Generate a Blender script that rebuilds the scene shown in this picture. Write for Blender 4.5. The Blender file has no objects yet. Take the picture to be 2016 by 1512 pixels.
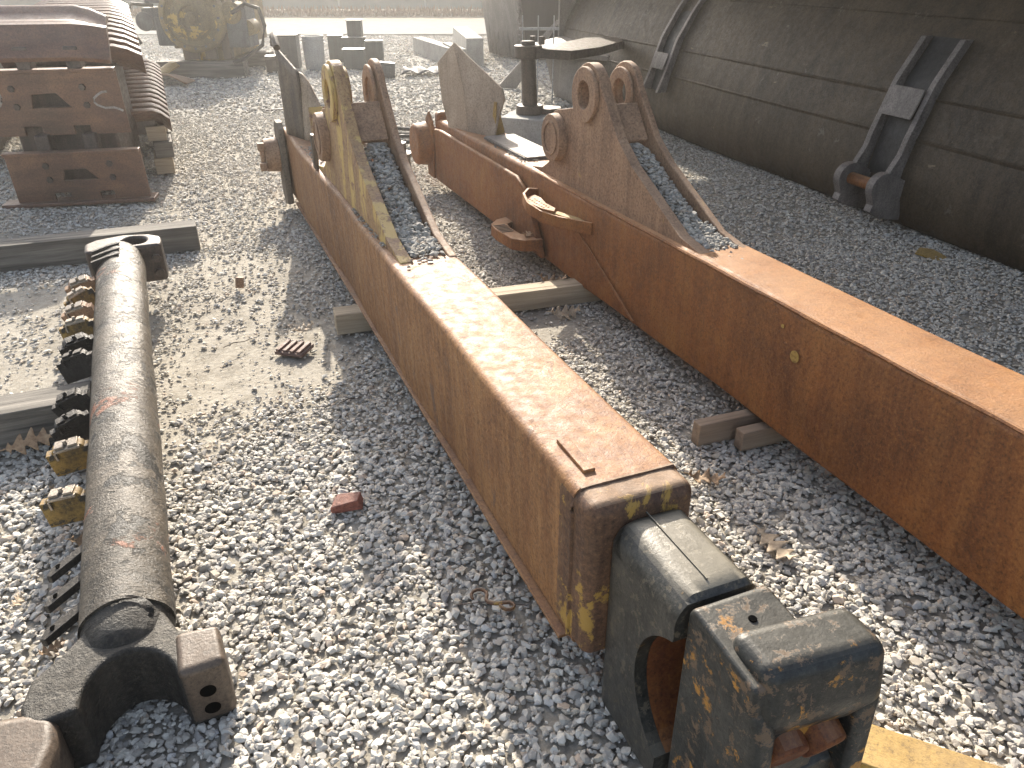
import bpy, bmesh, math, random
import numpy as np
from mathutils import Vector, Matrix, Euler
random.seed(7); rng = np.random.default_rng(7)
R = math.radians
# ---------------------------------------------------------------- camera, world, sun, exposure
sc = bpy.context.scene
CAMH, PITCH, FPX = 1.5, R(29.0), 1500.0
cam_d = bpy.data.cameras.new('camera'); cam = bpy.data.objects.new('camera', cam_d)
sc.collection.objects.link(cam)
cam.location = (0, 0, CAMH); cam.rotation_euler = (R(90) - PITCH, 0, 0)
cam_d.sensor_width = 36.0; cam_d.lens = 36.0 * FPX / 2016.0
cam_d.clip_start = 0.05; cam_d.clip_end = 2000
sc.camera = cam
SUN_AZ, SUN_EL = -11.7, 28.8          # degrees; azimuth clockwise from +Y
w = bpy.data.worlds.new('World'); sc.world = w; w.use_nodes = True
nt = w.node_tree; nt.nodes.clear()
sky = nt.nodes.new('ShaderNodeTexSky'); sky.sky_type = 'NISHITA'; sky.sun_disc = False
sky.sun_elevation = R(SUN_EL); sky.sun_rotation = R(SUN_AZ)
sky.dust_density = 3.5; sky.ozone_density = .6; sky.air_density = 1.0
bg = nt.nodes.new('ShaderNodeBackground'); bg.inputs['Strength'].default_value = 0.15
wo = nt.nodes.new('ShaderNodeOutputWorld')
hs = nt.nodes.new('ShaderNodeHueSaturation'); hs.inputs['Saturation'].default_value = .72; nt.links.new(sky.outputs[0], hs.inputs['Color']); nt.links.new(hs.outputs[0], bg.inputs[0]); nt.links.new(bg.outputs[0], wo.inputs[0])
sd = bpy.data.lights.new('sun', 'SUN'); so = bpy.data.objects.new('sun', sd); sc.collection.objects.link(so)
sd.energy = 4.8; sd.angle = R(0.6); sd.color = (1.0, 0.915, 0.79)
sv = Vector((math.sin(R(SUN_AZ)) * math.cos(R(SUN_EL)), math.cos(R(SUN_AZ)) * math.cos(R(SUN_EL)), math.sin(R(SUN_EL))))
so.rotation_euler = (-sv).to_track_quat('-Z', 'Y').to_euler(); so.location = (-6, 20, 14)
sc.view_settings.view_transform = 'Standard'; sc.view_settings.look = 'None'
sc.view_settings.exposure = 1.12; sc.view_settings.gamma = 1.0
sc.cycles.max_bounces = 6; sc.cycles.diffuse_bounces = 3; sc.cycles.glossy_bounces = 2
sc.cycles.volume_bounces = 0; sc.cycles.use_denoising = True
COL = sc.collection
# ---------------------------------------------------------------- material helpers
def lin(c):
    return tuple(((x / 255) / 12.92 if x <= 10 else (((x / 255) + 0.055) / 1.055) ** 2.4) for x in c) + (1.0,)
class NT:
    def __init__(s, name):
        s.m = bpy.data.materials.new(name); s.m.use_nodes = True; s.t = s.m.node_tree
        s.t.nodes.clear(); s.out = s.n('ShaderNodeOutputMaterial'); s.b = s.n('ShaderNodeBsdfPrincipled')
        s.l(s.b.outputs[0], s.out.inputs[0]); s.tc = s.n('ShaderNodeTexCoord')
    def n(s, t): return s.t.nodes.new(t)
    def l(s, a, b): s.t.links.new(a, b)
    def co(s, scale=(1, 1, 1), loc=(0, 0, 0), rot=(0, 0, 0)):
        m = s.n('ShaderNodeMapping'); s.l(s.tc.outputs['Object'], m.inputs[0])
        m.inputs['Scale'].default_value = scale; m.inputs['Location'].default_value = loc; m.inputs['Rotation'].default_value = rot
        return m.outputs[0]
    def noise(s, scale, co=None, detail=6, rough=0.6, dist=0.0):
        n = s.n('ShaderNodeTexNoise'); s.l(co or s.tc.outputs['Object'], n.inputs['Vector'])
        n.inputs['Scale'].default_value = scale; n.inputs['Detail'].default_value = detail
        n.inputs['Roughness'].default_value = rough; n.inputs['Distortion'].default_value = dist
        return n.outputs['Fac']
    def ramp(s, f, stops, interp='LINEAR'):
        r = s.n('ShaderNodeValToRGB'); r.color_ramp.interpolation = interp; e = r.color_ramp.elements
        while len(e) < len(stops): e.new(0.5)
        for i, (p, c) in enumerate(stops):
            e[i].position = p; e[i].color = c if hasattr(c, '__len__') else (c, c, c, 1)
        s.l(f, r.inputs[0]); return r.outputs[0]
    def mix(s, f, a, b, mode='MIX'):
        m = s.n('ShaderNodeMix'); m.data_type = 'RGBA'; m.blend_type = mode
        for v, i in ((f, 0), (a, 6), (b, 7)):
            if hasattr(v, 'links') or hasattr(v, 'is_output'): s.l(v, m.inputs[i])
            else: m.inputs[i].default_value = v
        return m.outputs[2]
    def math(s, op, a, b=0.0):
        m = s.n('ShaderNodeMath'); m.operation = op
        for v, i in ((a, 0), (b, 1)):
            if hasattr(v, 'is_output'): s.l(v, m.inputs[i])
            else: m.inputs[i].default_value = v
        return m.outputs[0]
    def bump(s, h, strength=0.4, dist=0.01, prev=None):
        b = s.n('ShaderNodeBump'); b.inputs['Strength'].default_value = strength; b.inputs['Distance'].default_value = dist
        s.l(h, b.inputs['Height'])
        if prev: s.l(prev, b.inputs['Normal'])
        return b.outputs[0]
    def done(s, col, rough=0.7, normal=None, metal=0.0, spec=0.5):
        for v, k in ((col, 'Base Color'), (rough, 'Roughness'), (metal, 'Metallic'), (spec, 'Specular IOR Level')):
            if hasattr(v, 'is_output'): s.l(v, s.b.inputs[k])
            else: s.b.inputs[k].default_value = v
        if normal: s.l(normal, s.b.inputs['Normal'])
        return s.m

def rusty(name, dark, mid, light, streak=0.5, sscale=(28, 28, 1.2), paint=None, pamt=0.5, pscale=4.0, pstretch=(1, 1, 1),
          rough=(0.55, 0.85), bump=0.35, dust_sunlit=0.25, dust_sunlit_col=(0.50, 0.40, 0.31, 1), metal=0.0, big=2.2, lump=.5, paint2=None, p2amt=0.66, spec=0.4, seed=0):
    s = NT(name)
    off = (seed * 3.1, seed * 1.7, seed * 2.3)
    a = s.noise(big, s.co(loc=off), 8, 0.65, 0.6)
    c = s.ramp(a, [(0.30, dark), (0.52, mid), (0.74, light)])
    st = s.noise(1.0, s.co(scale=sscale, loc=off), 7, 0.7)
    c = s.mix(s.ramp(st, [(0.40, 0.0), (0.66, streak)]), c, light)
    st2 = s.noise(1.0, s.co(scale=(sscale[0] * .45, sscale[1] * .45, sscale[2] * .6), loc=(5, 3, 1)), 6, 0.65)
    c = s.mix(s.ramp(st2, [(0.42, 0.0), (0.68, streak)]), c, dark)
    f = s.noise(90, None, 5, 0.8)
    c = s.mix(s.ramp(f, [(0.34, 0.7), (0.5, 0.0)]), c, tuple(x * 0.35 for x in dark[:3]) + (1,))
    c = s.mix(s.ramp(f, [(0.54, 0.0), (0.68, 0.6)]), c, light)
    h = s.math('ADD', s.noise(140, None, 4, 0.7), s.math('MULTIPLY', s.noise(22, None, 6, 0.65), lump))
    if paint:
        pm = s.noise(pscale, s.co(scale=pstretch, loc=(off[0] + 9, 2, 4)), 10, 0.72, 0.3)
        pm = s.ramp(pm, [(pamt, 0.0), (pamt + 0.03, 1.0)])
        c = s.mix(pm, c, paint); h = s.math('ADD', h, s.math('MULTIPLY', pm, 0.5))
    if paint2:
        pm = s.noise(pscale * 2.3, s.co(loc=(off[0] + 2, 7, 1)), 10, 0.75, 0.2)
        pm = s.ramp(pm, [(p2amt, 0.0), (p2amt + 0.025, 1.0)])
        c = s.mix(pm, c, paint2); h = s.math('SUBTRACT', h, s.math('MULTIPLY', pm, 0.6))
    if dust_sunlit > 0:  # paler up-facing tops: settled dust, partly sunlight put into the colour
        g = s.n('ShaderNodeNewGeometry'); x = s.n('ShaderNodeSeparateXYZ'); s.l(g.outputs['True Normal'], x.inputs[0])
        d = s.math('MULTIPLY', s.ramp(x.outputs[2], [(0.75, 0.0), (0.97, 1.0)]), s.ramp(s.noise(6, None, 8, 0.7), [(0.3, dust_sunlit * 0.4), (0.7, dust_sunlit)]))
        c = s.mix(d, c, dust_sunlit_col)
    r = s.ramp(s.noise(30, None, 6, 0.6), [(0.3, rough[0]), (0.7, rough[1])])
    return s.done(c, r, s.bump(h, bump, 0.004), metal, spec)

def L(r, g, b): return (r, g, b, 1)
M = {}
M['rust_tan'] = rusty('rust_tan', L(.11, .042, .018), L(.25, .115, .043), L(.39, .21, .082), streak=.6, dust_sunlit=.32, dust_sunlit_col=L(.38, .245, .18), paint=L(.16, .095, .06), pamt=.60, pscale=9, pstretch=(1, 1, .5), rough=(.48, .78), bump=.5, seed=1)
M['rust_red'] = rusty('rust_red', L(.10, .034, .011), L(.225, .080, .020), L(.33, .15, .042), streak=.36, dust_sunlit=.5, dust_sunlit_col=L(.50, .30, .16), rough=(.5, .8), bump=.5, seed=2)
M['rust_ear'] = rusty('rust_ear', L(.15, .085, .052), L(.29, .17, .10), L(.42, .27, .16), streak=.5, paint=L(.42, .29, .09), pamt=.65, pscale=5, pstretch=(1, 1, .35), seed=3)
M['rust_yellow'] = rusty('rust_yellow', L(.16, .085, .05), L(.32, .19, .09), L(.44, .29, .13), streak=.55, paint=L(.46, .32, .11), pamt=.50, pscale=6, pstretch=(1, 1, .25), paint2=L(.20, .11, .07), p2amt=.56, seed=4)
M['rust_collar'] = rusty('rust_collar', L(.05, .026, .018), L(.12, .06, .035), L(.24, .13, .06), streak=.4, paint=L(.33, .20, .045), pamt=.56, pscale=9, dust_sunlit=.6, dust_sunlit_col=L(.42, .30, .20), seed=5)
M['rust_dark'] = rusty('rust_dark', L(.03, .023, .018), L(.07, .052, .038), L(.15, .11, .08), streak=.4, dust_sunlit=.08, rough=(.32, .65), seed=6)
M['rust_deep'] = rusty('rust_deep', L(.06, .014, .006), L(.14, .04, .012), L(.26, .10, .02), streak=.4, big=7, seed=7)
M['black_worn'] = rusty('black_worn', L(.008, .009, .009), L(.018, .020, .019), L(.06, .058, .05), streak=.35, paint=L(.36, .17, .03), pamt=.575, pscale=14, paint2=L(.12, .08, .05), p2amt=.55, rough=(.3, .6), bump=.3, dust_sunlit=.3, dust_sunlit_col=L(.24, .22, .18), seed=8)
M['black_hub'] = rusty('black_hub', L(.014, .015, .014), L(.034, .034, .030), L(.10, .09, .072), streak=.4, paint=L(.22, .13, .04), pamt=.64, pscale=18, paint2=L(.10, .085, .06), p2amt=.56, rough=(.28, .45), bump=.22, dust_sunlit=.75, dust_sunlit_col=L(.30, .27, .21), seed=9)  # pale top is dust plus the sunlit sheen put into the colour
M['cylinder'] = rusty('cylinder', L(.022, .02, .016), L(.075, .062, .046), L(.165, .135, .10), streak=.55, sscale=(4, 45, 30), paint=L(.22, .085, .045), pamt=.60, pscale=3.2, paint2=L(.016, .015, .013), p2amt=.535, rough=(.27, .6), bump=1.0, lump=1.6, dust_sunlit=.0, seed=10)
M['grease'] = rusty('grease', L(.010, .009, .008), L(.030, .026, .021), L(.11, .095, .075), streak=.4, rough=(.35, .75), bump=1.4, lump=1.6, dust_sunlit=.15, dust_sunlit_col=L(.3, .27, .22), seed=11)
M['grease_black'] = rusty('grease_black', L(.005, .005, .005), L(.012, .011, .010), L(.05, .045, .038), rough=(.35, .7), bump=1.2, dust_sunlit=.1, seed=12)
M['track'] = rusty('track', L(.05, .028, .02), L(.125, .060, .038), L(.25, .125, .065), streak=.45, sscale=(3, 3, 14), rough=(.32, .6), dust_sunlit=.15, bump=.25, spec=.6, big=2.6, seed=13)
M['track_dark'] = rusty('track_dark', L(.03, .022, .02), L(.065, .048, .04), L(.13, .095, .075), rough=(.32, .6), dust_sunlit=.1, seed=14)
M['body'] = rusty('body', L(.022, .015, .008), L(.052, .037, .021), L(.11, .080, .047), streak=.55, sscale=(9, 9, 1.0), rough=(.5, .8), bump=.25, dust_sunlit=.1, big=1.1, lump=1.4, paint=L(.15, .115, .07), pamt=.66, pscale=2.6, pstretch=(1, .5, 1.6), paint2=L(.10, .085, .062), p2amt=.62, seed=15)
M['body_grey'] = rusty('body_grey', L(.10, .09, .08), L(.16, .145, .13), L(.25, .23, .21), streak=.4, rough=(.5, .8), dust_sunlit=.4, seed=16)
M['channel'] = rusty('channel', L(.07, .06, .055), L(.14, .125, .115), L(.27, .24, .22), streak=.4, rough=(.45, .7), dust_sunlit=.2, big=6, seed=17)
M['black'] = rusty('black', L(.008, .008, .008), L(.016, .016, .016), L(.04, .04, .038), rough=(.4, .7), dust_sunlit=.1, seed=18)
M['engine'] = rusty('engine', L(.05, .04, .02), L(.16, .12, .055), L(.27, .21, .10), streak=.3, paint=L(.40, .27, .06), pamt=.56, pscale=4, seed=19)
M['steel_blue'] = rusty('steel_blue', L(.03, .036, .04), L(.065, .075, .08), L(.14, .15, .155), rough=(.4, .7), seed=20)
M['fin'] = rusty('fin', L(.17, .125, .085), L(.31, .235, .165), L(.44, .35, .26), streak=.5, paint=L(.38, .28, .12), pamt=.66, pscale=5, dust_sunlit=.2, seed=21)
M['fin_dark'] = rusty('fin_dark', L(.05, .042, .036), L(.11, .09, .07), L(.22, .17, .12), streak=.5, paint=L(.42, .30, .10), pamt=.62, pscale=5, seed=22)  # darker copy of fin; also carries the guard's shaded left plane
M['yellow'] = rusty('yellow', L(.16, .095, .03), L(.37, .23, .05), L(.50, .34, .10), streak=.3, rough=(.5, .8), seed=23)
M['hole'] = NT('hole').done(L(.004, .004, .004), 1.0, spec=0.0)  # flat black: the dark inside of holes put into the colour
M['clamp_ochre'] = rusty('clamp_ochre', L(.05, .035, .02), L(.24, .145, .035), L(.38, .25, .07), streak=.4, paint=L(.03, .027, .022), pamt=.55, pscale=14, big=9, seed=31)
M['grate_iron'] = rusty('grate_iron', L(.07, .045, .04), L(.16, .10, .085), L(.28, .19, .16), seed=33)
M['brick'] = rusty('brick', L(.13, .04, .028), L(.22, .075, .052), L(.33, .14, .10), streak=.1, bump=.8, dust_sunlit=.2, seed=24)
M['pail'] = rusty('pail', L(.20, .21, .22), L(.30, .32, .33), L(.42, .43, .43), streak=.3, rough=(.4, .6), seed=25)
M['rail_green'] = rusty('rail_green', L(.03, .04, .04), L(.06, .075, .075), L(.10, .12, .12), rough=(.4, .7), seed=26)
M['cloth'] = rusty('cloth', L(.05, .055, .06), L(.10, .10, .10), L(.22, .20, .18), streak=.1, dust_sunlit=.3, seed=27)
M['white'] = rusty('white', L(.16, .13, .11), L(.30, .27, .25), L(.42, .40, .38), streak=.1, rough=(.4, .6), bump=.1, dust_sunlit=0, seed=28)
M['thin_steel'] = rusty('thin_steel', L(.2, .16, .12), L(.34, .29, .23), L(.55, .5, .42), streak=.3, rough=(.3, .5), dust_sunlit=0, metal=.4, seed=29)
M['belt'] = rusty('belt', L(.012, .012, .012), L(.03, .03, .03), L(.09, .085, .075), rough=(.5, .8), seed=30)

def concrete():
    s = NT('concrete'); a = s.noise(5, None, 8, .7)
    c = s.ramp(a, [(.3, L(.22, .215, .20)), (.7, L(.40, .39, .365))])
    f = s.noise(70, None, 6, .8)
    c = s.mix(s.ramp(f, [(.36, .6), (.5, 0.)]), c, L(.12, .115, .105))
    return s.done(c, .9, s.bump(f, .5, .006))
M['concrete'] = concrete()
def wood(name, d, l, axis=0, seed=0.0):
    s = NT(name); sc_ = [26, 26, 26]; sc_[axis] = 1.2
    g = s.noise(1.0, s.co(scale=tuple(sc_), loc=(seed, seed, seed)), 7, .7, .4)
    c = s.ramp(g, [(.34, d), (.5, tuple((a + b) / 2 for a, b in zip(d, l))), (.64, l)])
    b = s.noise(2.5, s.co(loc=(seed, 0, 0)), 5, .6)
    c = s.mix(s.ramp(b, [(.4, 0.), (.7, .45)]), c, d)
    return s.done(c, .85, s.bump(g, .9, .006))
M['wood_pale'] = wood('wood_pale', L(.24, .19, .13), L(.52, .43, .31), 0, 1)
M['wood_grey'] = wood('wood_grey', L(.045, .04, .033), L(.22, .20, .17), 0, 3)
M['wood_board'] = wood('wood_board', L(.17, .12, .085), L(.38, .29, .21), 0, 5)
def leafmat(name, a, b):
    s = NT(name); n = s.noise(60, None, 5, .6)
    return s.done(s.ramp(n, [(.35, a), (.65, b)]), .7, s.bump(n, .4, .003))
M['leaf'] = leafmat('leaf', L(.20, .12, .065), L(.38, .26, .15))
M['leaf_pale'] = leafmat('leaf_pale', L(.28, .21, .14), L(.5, .4, .28))

def stone_mat():
    s = NT('stone'); at = s.n('ShaderNodeAttribute'); at.attribute_name = 'tint'
    n = s.noise(35, None, 6, .7); n2 = s.noise(160, None, 4, .7)
    c = s.mix(s.ramp(n, [(.3, .35), (.6, 0.)]), at.outputs['Color'], L(.30, .28, .245))
    c = s.mix(s.ramp(n2, [(.55, 0.), (.75, .35)]), c, L(.66, .64, .60))
    return s.done(c, .85, s.bump(n2, .5, .004), spec=.35)
M['stone'] = stone_mat()
def ground_mat():
    s = NT('gravel_ground')
    v = s.n('ShaderNodeTexVoronoi'); v.inputs['Scale'].default_value = 34; s.l(s.tc.outputs['Object'], v.inputs['Vector'])
    v2 = s.n('ShaderNodeTexVoronoi'); v2.inputs['Scale'].default_value = 95; s.l(s.tc.outputs['Object'], v2.inputs['Vector'])
    bigp = s.noise(.55, None, 6, .6)
    dirt = s.ramp(s.noise(7, None, 9, .75), [(.34, L(.20, .178, .142)), (.5, L(.30, .27, .22)), (.66, L(.40, .365, .305))])
    sx = s.n('ShaderNodeSeparateXYZ'); s.l(v.outputs['Color'], sx.inputs[0])
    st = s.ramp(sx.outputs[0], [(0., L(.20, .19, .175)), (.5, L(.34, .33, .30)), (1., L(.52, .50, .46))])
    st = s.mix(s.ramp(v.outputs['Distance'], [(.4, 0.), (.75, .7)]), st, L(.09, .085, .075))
    sp = s.n('ShaderNodeSeparateXYZ'); s.l(s.tc.outputs['Object'], sp.inputs[0])
    farf = s.ramp(s.math('MULTIPLY', sp.outputs[1], .05), [(.30, .12), (.50, .9)])
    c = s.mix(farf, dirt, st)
    # fine grit
    sx2 = s.n('ShaderNodeSeparateXYZ'); s.l(v2.outputs['Color'], sx2.inputs[0])
    c = s.mix(s.ramp(sx2.outputs[0], [(.2, .0), (1., .25)]), c, L(.5, .48, .43))
    # rust stained spot and road
    h = s.math('ADD', s.math('MULTIPLY', v.outputs['Distance'], -1.0), s.math('MULTIPLY', v2.outputs['Distance'], -.5))
    hb = s.math('ADD', s.math('MULTIPLY', h, farf), s.math('MULTIPLY', s.noise(30, None, 9, .75), .5))
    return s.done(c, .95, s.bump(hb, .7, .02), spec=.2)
M['ground'] = ground_mat()
def simple_noise(name, a, b, scale, rough=.9, bump=.3):
    s = NT(name); n = s.noise(scale, None, 8, .7)
    return s.done(s.ramp(n, [(.3, a), (.7, b)]), rough, s.bump(n, bump, .01), spec=.2)
M['road'] = simple_noise('road', L(.10, .10, .10), L(.15, .148, .142), 3)
M['weeds'] = simple_noise('weeds', L(.10, .06, .035), L(.22, .14, .09), 5)
M['verge'] = simple_noise('verge', L(.10, .09, .07), L(.22, .19, .14), 4)
M['fence_cloth'] = simple_noise('fence_cloth', L(.10, .125, .12), L(.15, .175, .165), .8)
M['fence_post'] = simple_noise('fence_post', L(.18, .2, .2), L(.25, .27, .26), 2)
M['stain'] = simple_noise('stain', L(.26, .14, .05), L(.40, .27, .14), 12)

# ---------------------------------------------------------------- mesh helpers
def link(o, parent=None):
    COL.objects.link(o)
    if parent is not None: o.parent = parent
    return o
def empty(name, label, cat, loc=(0, 0, 0), mat=None, group=None):
    o = bpy.data.objects.new(name, None); o.empty_display_size = .1; COL.objects.link(o)
    if mat is not None: o.matrix_world = mat
    else: o.location = loc
    o['label'] = label; o['category'] = cat
    if group: o['group'] = group
    return o
def tag(o, label=None, cat=None, group=None, kind=None):
    if label: o['label'] = label
    if cat: o['category'] = cat
    if group: o['group'] = group
    if kind: o['kind'] = kind
    return o
class B:
    def __init__(s): s.bm = bmesh.new()
    def _add(s, verts, faces, M4=None):
        vs = [s.bm.verts.new((M4 @ Vector(v)) if M4 is not None else v) for v in verts]
        for f in faces:
            try: s.bm.faces.new([vs[i] for i in f])
            except ValueError: pass
        return vs
    def box(s, x0, x1, y0, y1, z0, z1, M4=None):
        v = [(x, y, z) for z in (z0, z1) for y in (y0, y1) for x in (x0, x1)]
        s._add(v, [(0, 2, 3, 1), (4, 5, 7, 6), (0, 1, 5, 4), (2, 6, 7, 3), (0, 4, 6, 2), (1, 3, 7, 5)], M4); return s
    def hexa(s, v, M4=None):   # 8 corners: bottom ring 4, top ring 4
        s._add(v, [(3, 2, 1, 0), (4, 5, 6, 7), (0, 1, 5, 4), (1, 2, 6, 5), (2, 3, 7, 6), (3, 0, 4, 7)], M4); return s
    def cyl(s, p0, p1, r0, r1=None, n=24, caps=True, M4=None):
        r1 = r0 if r1 is None else r1
        p0 = Vector(p0); p1 = Vector(p1); a = (p1 - p0).normalized()
        t = Vector((0, 0, 1)) if abs(a.z) < .9 else Vector((1, 0, 0)); u = a.cross(t).normalized(); v = a.cross(u)
        ring = lambda p, r: [p + (u * math.cos(2 * math.pi * i / n) + v * math.sin(2 * math.pi * i / n)) * r for i in range(n)]
        V = ring(p0, r0) + ring(p1, r1); F = [(i, (i + 1) % n, n + (i + 1) % n, n + i) for i in range(n)]
        if caps: F += [tuple(range(n))[::-1], tuple(range(n, 2 * n))]
        s._add(V, F, M4); return s
    def lathe(s, prof, n=32, M4=None):   # (r, z) profile round z
        V = []; F = []
        for (r, z) in prof:
            V += [(r * math.cos(2 * math.pi * i / n), r * math.sin(2 * math.pi * i / n), z) for i in range(n)]
        for k in range(len(prof) - 1):
            F += [(k * n + i, k * n + (i + 1) % n, (k + 1) * n + (i + 1) % n, (k + 1) * n + i) for i in range(n)]
        F += [tuple(range(n))[::-1], tuple(range((len(prof) - 1) * n, len(prof) * n))]
        s._add(V, F, M4); return s
    def tube(s, path, r, n=8, M4=None):
        P = [Vector(p) for p in path]; V = []; F = []; up = Vector((0, 0, 1))
        for i, p in enumerate(P):
            a = (P[min(i + 1, len(P) - 1)] - P[max(i - 1, 0)]).normalized()
            u = a.cross(up if abs(a.z) < .95 else Vector((1, 0, 0))).normalized(); v = a.cross(u)
            rr = r[i] if hasattr(r, '__len__') else r
            V += [p + (u * math.cos(2 * math.pi * k / n) + v * math.sin(2 * math.pi * k / n)) * rr for k in range(n)]
        for i in range(len(P) - 1):
            F += [(i * n + k, i * n + (k + 1) % n, (i + 1) * n + (k + 1) % n, (i + 1) * n + k) for k in range(n)]
        F += [tuple(range(n))[::-1], tuple(range((len(P) - 1) * n, len(P) * n))]
        s._add(V, F, M4); return s
    def plate(s, outer, t0, t1, mapf, holes=()):
        """flat outline (a,b) with holes, extruded t0..t1; mapf(t,a,b)->xyz"""
        b = bmesh.new(); es = []
        for loop in [outer] + list(holes):
            vs = [b.verts.new((p[0], p[1], 0)) for p in loop]
            es += [b.edges.new((vs[i], vs[(i + 1) % len(vs)])) for i in range(len(vs))]
        bmesh.ops.triangle_fill(b, use_beauty=True, use_dissolve=False, edges=es)
        b.verts.index_update(); vs = [(v.co.x, v.co.y) for v in b.verts]
        tri = [tuple(v.index for v in f.verts) for f in b.faces]; n = len(vs)
        V = [mapf(t0, a, c) for a, c in vs] + [mapf(t1, a, c) for a, c in vs]
        F = [t[::-1] for t in tri] + [tuple(i + n for i in t) for t in tri]
        k = 0
        for loop in [outer] + list(holes):
            m = len(loop)
            F += [(k + i, k + (i + 1) % m, n + k + (i + 1) % m, n + k + i) for i in range(m)]; k += m
        b.free(); s._add(V, F); return s
    def grid(s, fn, nu, nv):
        V = [fn(i / (nu - 1), j / (nv - 1)) for j in range(nv) for i in range(nu)]
        F = [(j * nu + i, j * nu + i + 1, (j + 1) * nu + i + 1, (j + 1) * nu + i) for j in range(nv - 1) for i in range(nu - 1)]
        s._add(V, F); return s
    def objs(s, name, mat, parent=None, **k):
        """each loose piece becomes an object of its own"""
        seen = set(); s.bm.verts.index_update(); out = []
        for v0 in list(s.bm.verts):
            if v0 in seen: continue
            st = [v0]; seen.add(v0); comp = []
            while st:
                v = st.pop(); comp.append(v)
                for e in v.link_edges:
                    q = e.other_vert(v)
                    if q not in seen: seen.add(q); st.append(q)
            ix = {v: i for i, v in enumerate(comp)}; fs = {f for v in comp for f in v.link_faces}
            n = B(); n._add([v.co.copy() for v in comp], [tuple(ix[v] for v in f.verts) for f in fs]); out.append(n.obj(name, mat, parent, **k))
        s.bm.free(); return out
    def obj(s, name, mat, parent=None, bevel=0, seg=2, smooth=35, solid=0, sub=0):
        bmesh.ops.recalc_face_normals(s.bm, faces=s.bm.faces)
        me = bpy.data.meshes.new(name); s.bm.to_mesh(me); s.bm.free()
        me.materials.append(M[mat] if isinstance(mat, str) else mat)
        o = bpy.data.objects.new(name, me); link(o, parent)
        me.polygons.foreach_set('use_smooth', [True] * len(me.polygons)); me.set_sharp_from_angle(angle=R(smooth))
        if solid:
            m = o.modifiers.new('solid', 'SOLIDIFY'); m.thickness = solid; m.offset = 0
        if bevel:
            m = o.modifiers.new('bevel', 'BEVEL'); m.width = bevel; m.segments = seg; m.limit_method = 'ANGLE'; m.angle_limit = R(32); m.harden_normals = True
        if sub:
            m = o.modifiers.new('sub', 'SUBSURF'); m.levels = sub; m.render_levels = sub
        return o
def frame(O, az, slope=0.0):
    """x = lateral right, y = along (far), z = up"""
    d = Vector((-math.sin(R(az)) * math.cos(R(slope)), math.cos(R(az)) * math.cos(R(slope)), math.sin(R(slope))))
    lat = Vector((math.cos(R(az)), math.sin(R(az)), 0)); up = lat.cross(d)
    return Matrix(((lat.x, d.x, up.x, O[0]), (lat.y, d.y, up.y, O[1]), (lat.z, d.z, up.z, O[2]), (0, 0, 0, 1)))
def arc(cx, cy, r, a0, a1, n):
    return [(cx + r * math.cos(R(a0 + (a1 - a0) * i / n)), cy + r * math.sin(R(a0 + (a1 - a0) * i / n))) for i in range(n + 1)]
def circ(cx, cy, r, n=20): return arc(cx, cy, r, 0, 360 * (n - 1) / n, n - 1)
def gz(x, y):   # gentle relief of the yard
    return 0.010 * np.sin(x * 2.1 + y * .7) + 0.008 * np.sin(y * 2.7 - x * 1.3 + 1) + 0.004 * np.sin(x * 7 + y * 5)

# ---------------------------------------------------------------- ground
def vnoise(x, y, f, seed):
    """cheap smooth value noise"""
    g = np.random.default_rng(seed).random((128, 128)); X = x * f + 50; Y = y * f + 50
    i = np.floor(X).astype(int); j = np.floor(Y).astype(int); a = X - i; b = Y - j
    a = a * a * (3 - 2 * a); b = b * b * (3 - 2 * b)
    G = lambda p, q: g[p % 128, q % 128]
    return (G(i, j) * (1 - a) + G(i + 1, j) * a) * (1 - b) + (G(i, j + 1) * (1 - a) + G(i + 1, j + 1) * a) * b
xs = np.concatenate([np.linspace(-60, -8, 20), np.linspace(-7.9, 6, 200), np.linspace(6.3, 60, 20)])
ys = np.concatenate([np.linspace(-15, 0, 10), np.linspace(.1, 12, 180), np.linspace(12.5, 90, 60)])
X, Y = np.meshgrid(xs, ys); Z = gz(X, Y) * np.exp(-np.maximum(0, Y - 16) * .3) - .012
V = np.stack([X.ravel(), Y.ravel(), Z.ravel()], 1); nx, ny = len(xs), len(ys)
me = bpy.data.meshes.new('ground')
ii, jj = np.meshgrid(np.arange(nx - 1), np.arange(ny - 1)); a = (jj * nx + ii).ravel()
F = np.stack([a, a + 1, a + nx + 1, a + nx], 1)
def fill_mesh(me, V, F, smooth=False):
    n, m = F.shape
    me.vertices.add(len(V)); me.vertices.foreach_set('co', V.astype(np.float32).ravel())
    me.loops.add(n * m); me.loops.foreach_set('vertex_index', F.astype(np.int32).ravel())
    me.polygons.add(n); me.polygons.foreach_set('loop_start', np.arange(0, n * m, m, dtype=np.int32))
    me.polygons.foreach_set('use_smooth', np.full(n, smooth)); me.update(calc_edges=True); me.validate()
fill_mesh(me, V, F, True); me.materials.append(M['ground'])
tag(link(bpy.data.objects.new('ground', me)), kind='structure')

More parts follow.
